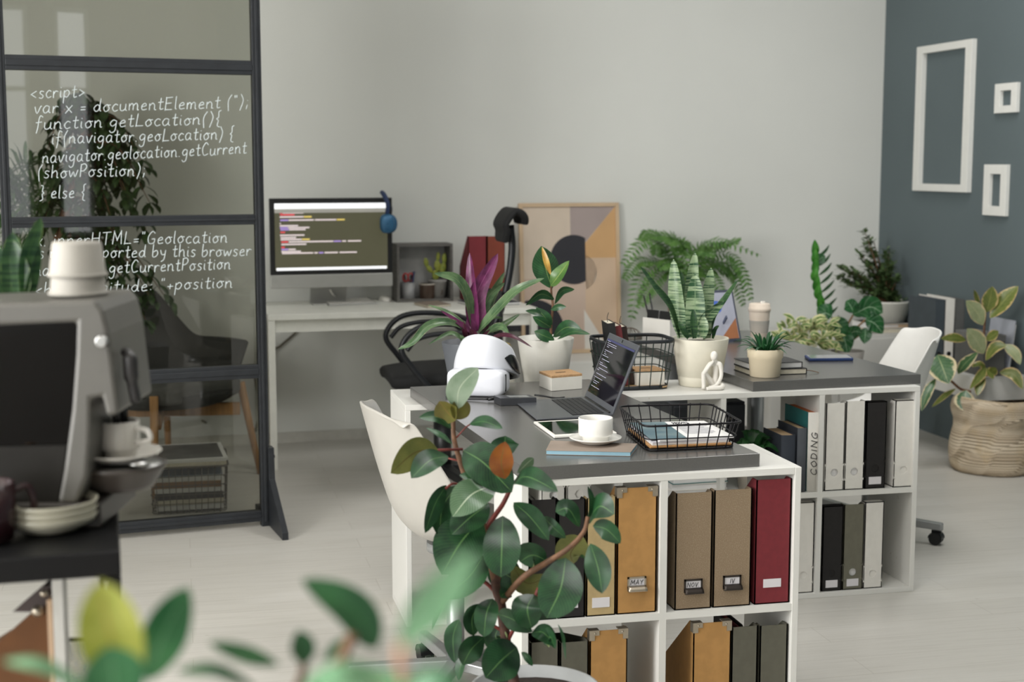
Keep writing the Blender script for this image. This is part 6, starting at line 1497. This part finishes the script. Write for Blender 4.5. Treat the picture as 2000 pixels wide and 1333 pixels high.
obj('handle', G().cyl(a + V((0, 0, .012)), a + V((.004, 0, .09)), .006, n=12), WOODL, q); obj('knob', G().ball(a + V((.004, 0, .098)), .012, 16, 10), WOODL, q)
# snake plant behind the machine
q = thing('potted_plant', 'snake plant in a black pot behind the coffee machine', 'potted plant', at_(mx(40), .285, 0) + V((0, 0, .0006)))
ph_ = gd(40, 585, 2.40).z - CT
obj('pot', G().lathe([(0, 0), (.05, 0), (.068, ph_), (.063, ph_), (.06, ph_ - .03), (0, ph_ - .03)], n=32), BLKM, q)
for pts, w_, tn in (([(20, 590), (25, 520), (24, 455)], 46, 0), ([(48, 590), (55, 500), (80, 425)], 36, 20), ([(38, 590), (42, 540), (26, 470)], 40, -20), ([(50, 595), (62, 550), (78, 480)], 26, 30), ([(10, 590), (2, 540), (-6, 480)], 40, 0)):
    obj('leaf', lpx([(u, v, 2.40) for u, v in pts], w_, turn=tn, peak=.45, q=.5, base=.5, fold=.25, nl=14), SNKD, q, world=True)
# lower shelf: clipboard, white tray board, framed note
lz = .3256
q = thing('magazine_file', 'brown leather-topped tan file with metal corner on the cart\'s lower shelf', 'file box')
F0 = gd(95, 1190, 2.15); w1 = lambda u, v, d=2.15: gd(u, v, d)
fz0 = lz
pts = [w1(98, 1180), w1(60, 1200), w1(-10, 1262), w1(-120, 1330)]
poly = [V((p.x, p.y, p.z)) for p in pts] + [V((pts[-1].x, pts[-1].y, fz0)), V((pts[0].x, pts[0].y, fz0))]
def slabY(poly, th): return G().add([p for p in poly] + [p + KY * th for p in poly], [tuple(range(len(poly)))[::-1], tuple(range(len(poly), 2 * len(poly)))] + [(i, (i + 1) % len(poly), len(poly) + (i + 1) % len(poly), len(poly) + i) for i in range(len(poly))])
obj('body', slabY(poly, .08), mat('brown_board', (104, 66, 32), .8, var=.06), q, world=True)
q2 = [w1(100, 1150), w1(78, 1150), w1(20, 1200), w1(60, 1200), w1(100, 1178)]
obj('top_flap', slabY([p + KY * .01 for p in q2], .06), mat('dark_brown_leather_flap', (50, 28, 18), .5), q, world=True)
obj('stud', G().ball(w1(86, 1160, 2.15), .006, 12, 8), BRASSY, q, world=True); obj('metal_corner', G().ball(w1(74, 1194, 2.14), .009, 12, 8), BRASSY, q, world=True)
q = thing('white_board', 'upright white board standing on the cart\'s lower shelf', 'board')
b_ = [w1(99, 1110, 2.12), w1(122, 1110, 2.12)]
obj('panel', G().prism([V((b_[0].x, b_[0].y, lz)), V((b_[1].x, b_[1].y, lz)), V((b_[1].x, b_[1].y, lz)) + KY * .02, V((b_[0].x, b_[0].y, lz)) + KY * .02], CT - .04 - lz), mat('grey_white_panel', (196, 194, 188), .5), q, world=True, bevel=.002)
obj('edge', G().prism([V((b_[0].x, b_[0].y, lz)) - KX * .008, V((b_[0].x, b_[0].y, lz)), V((b_[0].x, b_[0].y, lz)) + KY * .02, V((b_[0].x, b_[0].y, lz)) + KY * .02 - KX * .008], w1(92, 1175, 2.12).z - lz), mat('pale_wood_edge', (190, 160, 130), .6), q, world=True)
q = thing('glass_note_board', 'small clear board with white handwriting beside the cart\'s white board', 'sign')
n0, n1 = w1(124, 1250, 2.2), w1(178, 1250, 2.2)
obj('top_bar', G().cyl(n0, n1, .003, n=8), BLACK, q, world=True)
gl = obj('glass', G().add([V((n0.x, n0.y, lz)), V((n1.x, n1.y, lz)), n1, n0], [(0, 1, 2, 3)]), PANE, q, world=True)
ns = lambda u, v: w1(u, v, 2.195)
g = G()
for st in ([(130, 1256), (132, 1287)], [(136, 1258), (139, 1280), (143, 1290)], [(151, 1254), (154, 1280), (159, 1290)], [(161, 1270), (163, 1284)], [(130, 1295), (133, 1301), (138, 1294)], [(153, 1295), (148, 1293), (145, 1299), (152, 1301)], [(170, 1296), (165, 1300), (163, 1310)], [(161, 1302), (170, 1301)], [(141, 1318), (149, 1326), (155, 1318)], [(149, 1326), (148, 1333)]):
    g.tube([ns(*p) for p in st], .0007, 5)
obj('handwriting', g, INK, gl, world=True)
# ------------------------------------------------------------------ large rubber plant in front of the near desk
FICL = leafmat('rubber_plant_leaf', (34, 74, 42), (16, 46, 28), (84, 120, 70), under=(112, 126, 78), vein=20, rough=.36)
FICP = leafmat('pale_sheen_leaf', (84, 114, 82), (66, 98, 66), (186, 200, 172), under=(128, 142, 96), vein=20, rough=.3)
FICS = leafmat('sheen_painted_leaf', (150, 168, 146), (126, 150, 124), (190, 202, 178), under=(128, 142, 96), vein=20, rough=.32)  # sheen of the lit top leaf put into its colour
FICU = leafmat('leaf_underside', (116, 118, 62), (96, 102, 52), (88, 74, 36), under=(60, 94, 56), vein=20, rough=.4)
FICO = leafmat('bronze_new_leaf', (150, 88, 30), (128, 66, 24), (112, 96, 40), under=(120, 60, 28), vein=12, rough=.3)
FICB = leafmat('olive_bronze_leaf', (104, 104, 44), (92, 84, 38), (120, 96, 52), under=(80, 90, 44), vein=14, rough=.32)
FD = 3.08
rp_ = gz(1045, 1342, .38); rp_ = gd(1045, 1342, 3.06)
t = thing('rubber_plant', 'tall rubber plant with glossy dark leaves in front of the near desk', 'potted plant', (rp_.x, rp_.y, 0))
pzh = rp_.z
GPOT = mat('light_grey_planter', (168, 170, 170), .5, var=.02)
obj('planter', G().lathe([(0, 0), (.1, 0), (.105, .004), (.137, pzh - .004), (.137, pzh), (.13, pzh), (.125, pzh - .03), (0, pzh - .03)], n=48), GPOT, t)
obj('soil', G().lathe([(0, 0), (.126, 0)], (0, 0, pzh - .025), n=24), SOIL, t)
fd = lambda u, v, dz=0: gd(u, v, FD + dz)
st0 = V((rp_.x - .03, rp_.y, pzh - .04))
obj('stem', G().tube([st0, fd(993, 1290), fd(985, 1230), fd(978, 1180), fd(968, 1145), fd(972, 1120)], lambda s: .0125 - .003 * s, 10, smooth=24), mat('brown_bark', (84, 54, 42), .7, var=.2, ns=60, bump=.4), t, world=True)
obj('branch', G().tube([fd(968, 1140), fd(955, 1080), fd(945, 1030), fd(925, 980), fd(908, 930), fd(895, 890), fd(886, 850), fd(886, 800)], lambda s: .0085 - .004 * s, 8, smooth=30), STEM, t, world=True)
obj('branch', G().tube([fd(945, 1040), fd(965, 1010), fd(985, 980), fd(1000, 940), fd(992, 900), fd(990, 880)], lambda s: .006 - .002 * s, 8, smooth=20), STEMR, t, world=True)
obj('branch', G().tube([fd(978, 1180), fd(1020, 1130, -.05), fd(1070, 1098, -.08), fd(1110, 1072, -.1), fd(1140, 1040, -.1), fd(1148, 1010, -.1)], lambda s: .0075 - .003 * s, 8, smooth=20), STEM, t, world=True)
obj('branch', G().tube([fd(990, 1255), fd(1012, 1215, -.02), fd(1035, 1190, -.04), fd(1052, 1150, -.05)], .0045, 8, smooth=14).tube([fd(975, 1165), fd(950, 1140), fd(925, 1125)], .0042, 6, smooth=12).tube([fd(985, 1235), fd(950, 1215), fd(915, 1195)], .0035, 6, smooth=12), STEMR, t, world=True)
obj('petiole', G().tube([fd(903, 878), fd(875, 879, -.02), fd(843, 880, -.03)], .0032, 6).tube([fd(905, 884), fd(925, 876, -.02)], .0034, 6).tube([fd(925, 965), fd(890, 945, -.02), fd(870, 955, -.04)], .0028, 6, smooth=8).tube([fd(912, 912), fd(895, 900), fd(872, 895)], .002, 6).tube([fd(887, 860), fd(910, 835), fd(920, 828)], .0018, 6), STEMR, t, world=True)
def fic(m, *ls):
    for pts, w_, kw in ls:
        obj('leaf', lpx([(p[0], p[1], FD + (p[2] if len(p) > 2 else -.03)) for p in pts], w_, **dict(dict(peak=.52, q=.72, fold=.16, nl=14, wave=.02), **kw)), m, t, world=True)
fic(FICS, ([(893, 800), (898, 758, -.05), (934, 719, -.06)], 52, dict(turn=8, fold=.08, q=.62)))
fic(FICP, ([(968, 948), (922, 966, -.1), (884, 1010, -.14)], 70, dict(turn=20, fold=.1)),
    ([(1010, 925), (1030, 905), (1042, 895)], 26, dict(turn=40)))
fic(FICB, ([(890, 822), (874, 806, -.03), (858, 784, -.04)], 50, dict(turn=-25, fold=.3, q=.6)), ([(889, 820), (896, 800, -.03), (894, 780, -.03)], 46, dict(turn=30, fold=.3, q=.6)))
fic(FICU, ([(855, 878), (810, 885, -.06), (763, 925, -.1)], 60, dict(turn=-15)), ([(905, 890, .03), (925, 925, .06), (965, 955, .07)], 40, dict(turn=20)), ([(1000, 1105, .0), (1030, 1140, .02), (1075, 1125, .02)], 50, dict(turn=30)), ([(1140, 1050, -.02), (1115, 1080, .0), (1120, 1102, .0)], 66, dict(turn=0, peak=.4)))
fic(FICO, ([(987, 936, -.1), (979, 904, -.13), (987, 863, -.13)], 48, dict(turn=5, fold=.1)))
fic(FICL, ([(876, 892), (840, 900, -.06), (803, 935, -.09)], 52, dict(turn=30)), ([(905, 880), (945, 905, -.05), (1000, 962, -.06)], 81, dict(turn=-12, q=.6)),
    ([(990, 895), (986, 872, .0), (987, 852, .0)], 56, dict(turn=0)), ([(882, 838), (855, 816, -.03), (818, 816, -.04)], 27, dict(turn=35)), ([(917, 829), (945, 824, -.04), (982, 838, -.06)], 29, dict(turn=-35)), ([(883, 868), (860, 850, .02), (832, 836, .03)], 13, dict(turn=30)),
    ([(1000, 945), (1030, 932, -.08), (1090, 961, -.13)], 49, dict(turn=-35)), ([(975, 950), (930, 935, -.06), (897, 928, -.06)], 27, dict(turn=30)),
    ([(872, 948), (850, 985, -.06), (830, 1042, -.08)], 40, dict(turn=-35)), ([(895, 948), (865, 990, -.03), (858, 1050, -.05)], 56, dict(turn=-20)),
    ([(955, 985), (920, 1010, -.06), (882, 1045, -.1)], 67, dict(turn=25)), ([(940, 1015, -.02), (900, 1060, -.05), (862, 1122, -.07)], 103, dict(turn=10)),
    ([(982, 1008), (980, 1070, -.1), (978, 1128, -.12)], 74, dict(turn=0, q=.55, fold=.08)), ([(1003, 982), (1035, 1010, -.06), (1072, 1056, -.08)], 45, dict(turn=-20)), ([(965, 1090, .03), (985, 1120, .02), (1020, 1140, .02)], 67, dict(turn=10)),
    ([(945, 1085, -.02), (915, 1130, -.05), (862, 1170, -.06)], 78, dict(turn=35)), ([(1062, 1010), (1080, 1030, -.06), (1105, 1052, -.06)], 29, dict(turn=25)),
    ([(1145, 1025, -.08), (1170, 990, -.12), (1200, 1005, -.14)], 56, dict(turn=-40)), ([(1132, 1030, -.1), (1110, 995, -.1), (1085, 1000, -.1)], 43, dict(turn=40)), ([(1150, 1015, -.1), (1155, 980, -.1), (1148, 950, -.1)], 18, dict(turn=50)),
    ([(1158, 1028, -.1), (1185, 1035, -.12), (1212, 1062, -.12)], 43, dict(turn=25)), ([(1153, 1062, -.1), (1168, 1110, -.14), (1176, 1160, -.15)], 52, dict(turn=5)), ([(1105, 1090, -.1), (1095, 1150, -.16), (1068, 1208, -.18)], 87, dict(turn=0, q=.6, fold=.08)),
    ([(1068, 1096, -.06), (1040, 1085, -.06), (1015, 1098, -.04)], 63, dict(turn=-30)), ([(1043, 1162, -.05), (1030, 1190, -.1), (1038, 1228, -.1)], 63, dict(turn=0, q=.6)), ([(962, 1170, -.04), (950, 1200, -.08), (945, 1245, -.08)], 47, dict(turn=10, q=.6)),
    ([(935, 1180, -.02), (922, 1210, -.04), (925, 1243, -.04)], 40, dict(turn=-20)), ([(897, 1210), (885, 1245, -.04), (888, 1296, -.05)], 36, dict(turn=10)), ([(945, 1245, -.03), (920, 1270, -.06), (904, 1300, -.06)], 47, dict(turn=-10)), ([(910, 1280, 0), (900, 1300, 0), (896, 1330, 0)], 25, dict(turn=40)),
    ([(1010, 1265, -.04), (980, 1290, -.1), (948, 1325, -.12)], 81, dict(turn=-10, q=.6)), ([(972, 1200, -.01), (1000, 1210, -.04), (1040, 1235, -.05)], 45, dict(turn=35)), ([(1060, 1255, -.04), (1075, 1245, -.08), (1084, 1268, -.08)], 40, dict(turn=30)), ([(1038, 1238, -.05), (1060, 1236, -.07), (1085, 1262, -.08)], 38, dict(turn=-25)),
    ([(1090, 1220, -.08), (1100, 1245, -.09), (1105, 1290, -.09)], 9, dict(turn=40)), ([(1018, 1275, -.02), (1030, 1285, -.03), (1040, 1302, -.03)], 18, dict(turn=40)), ([(1000, 1165, 0), (985, 1160, -.02), (978, 1168, -.03)], 25, dict(turn=20)), ([(935, 1142, -.02), (930, 1130, -.03), (936, 1120, -.03)], 13, dict(turn=0)),
    ([(975, 1225, .0), (968, 1245, 0), (985, 1258, 0)], 52, dict(turn=20)), ([(1045, 1170, .02), (1060, 1190, .04), (1050, 1210, .04)], 45, dict(turn=-20)), ([(900, 1110, 0), (870, 1160, -.02), (844, 1232, -.03)], 25, dict(turn=50)), ([(1060, 1160, .03), (1075, 1180, .03), (1080, 1200, .03)], 45, dict(turn=0)))
# ------------------------------------------------------------------ blurred plant close to the viewer
CP = thing('rubber_plant', 'out-of-focus rubber plant with pale green leaves close to the viewer', 'potted plant', (gd(500, 1400, 1.0).x, gd(500, 1400, 1.0).y, 0))
c0 = CP.location.copy()
obj('planter', G().lathe([(0, 0), (.12, 0), (.15, .34), (.142, .34), (.138, .3), (0, .3)], n=40), GPOT, CP); obj('soil', G().lathe([(0, 0), (.138, 0)], (0, 0, .305), n=24), SOIL, CP)
NG = leafmat('near_green_leaf', (62, 116, 72), (40, 92, 54), (104, 150, 112), vein=10, rough=.3, under=(120, 140, 96))
NY = leafmat('near_yellow_leaf', (170, 174, 84), (140, 150, 56), (172, 150, 70), vein=6, rough=.4)
ND = leafmat('near_dark_leaf', (38, 86, 44), (24, 64, 34), (62, 110, 66), vein=10, rough=.35, under=(70, 100, 60))
NP = leafmat('near_pale_leaf', (120, 166, 126), (100, 148, 108), (160, 190, 162), vein=6, rough=.3)
trk = [c0 + V((0, 0, .3)), c0 + V((.01, 0, .7)), gd(520, 1480, 1.0), gd(560, 1390, .98)]
obj('stem', G().tube(trk, lambda s: .012 - .006 * s, 8, smooth=20).tube([trk[2], gd(380, 1440, .98), gd(270, 1390, .95), gd(250, 1350, .95)], .005, 6, smooth=16).tube([trk[2], gd(600, 1400, .98), gd(640, 1345, .98), gd(690, 1240, .98)], .004, 6, smooth=16).tube([trk[2], gd(740, 1420, .85), gd(790, 1340, .78)], .004, 6, smooth=16).tube([trk[3], gd(590, 1320, 1.03), gd(593, 1300, 1.03)], .003, 6, smooth=10), STEM, CP, world=True)
for m, pts, w_, kw in ((NY, [(252, 1350, .93), (215, 1240, .92), (195, 1135, .92)], 122, dict(turn=0, q=.6, fold=.35)), (NG, [(290, 1330, 1.0), (320, 1240, 1.0), (368, 1148, 1.02)], 90, dict(turn=15)), (NG, [(225, 1390, .9), (222, 1320, .9), (212, 1262, .9)], 122, dict(turn=0)), (NP, [(180, 1360, .9), (90, 1305, .88), (5, 1292, .88)], 32, dict(turn=30)),
    (ND, [(735, 1268, 1.0), (690, 1190, 1.0), (590, 1132, 1.0)], 76, dict(turn=0, peak=.45)), (NG, [(632, 1292, 1.02), (660, 1262, 1.02), (700, 1236, 1.02)], 32, dict(turn=40)), (ND, [(592, 1300, 1.03), (592, 1265, 1.03), (582, 1232, 1.03)], 49, dict(turn=0)), (ND, [(545, 1300, 1.0), (480, 1280, 1.0), (408, 1256, 1.0)], 37, dict(turn=20)), (ND, [(500, 1345, .96), (420, 1312, .95), (345, 1312, .95)], 37, dict(turn=40)),
    (NP, [(785, 1265, .66), (850, 1170, .64), (925, 1075, .63)], 90, dict(turn=25)), (NG, [(590, 1345, .86), (700, 1318, .8), (840, 1345, .76)], 73, dict(turn=40)), (NP, [(760, 1350, .75), (690, 1322, .72), (600, 1330, .72)], 61, dict(turn=30)), (NG, [(780, 1360, .7), (850, 1330, .68), (900, 1350, .68)], 56, dict(turn=0))):
    obj('leaf', lpx(pts, w_, **dict(dict(peak=.5, q=.7, fold=.2, nl=14), **kw)), m, CP, world=True)
obj('petiole', G().tube([gd(790, 1340, .78), gd(782, 1290, .7), gd(786, 1262, .66)], .0025, 6, smooth=10), mat('pinkish_stem', (190, 140, 110), .6), CP, world=True)
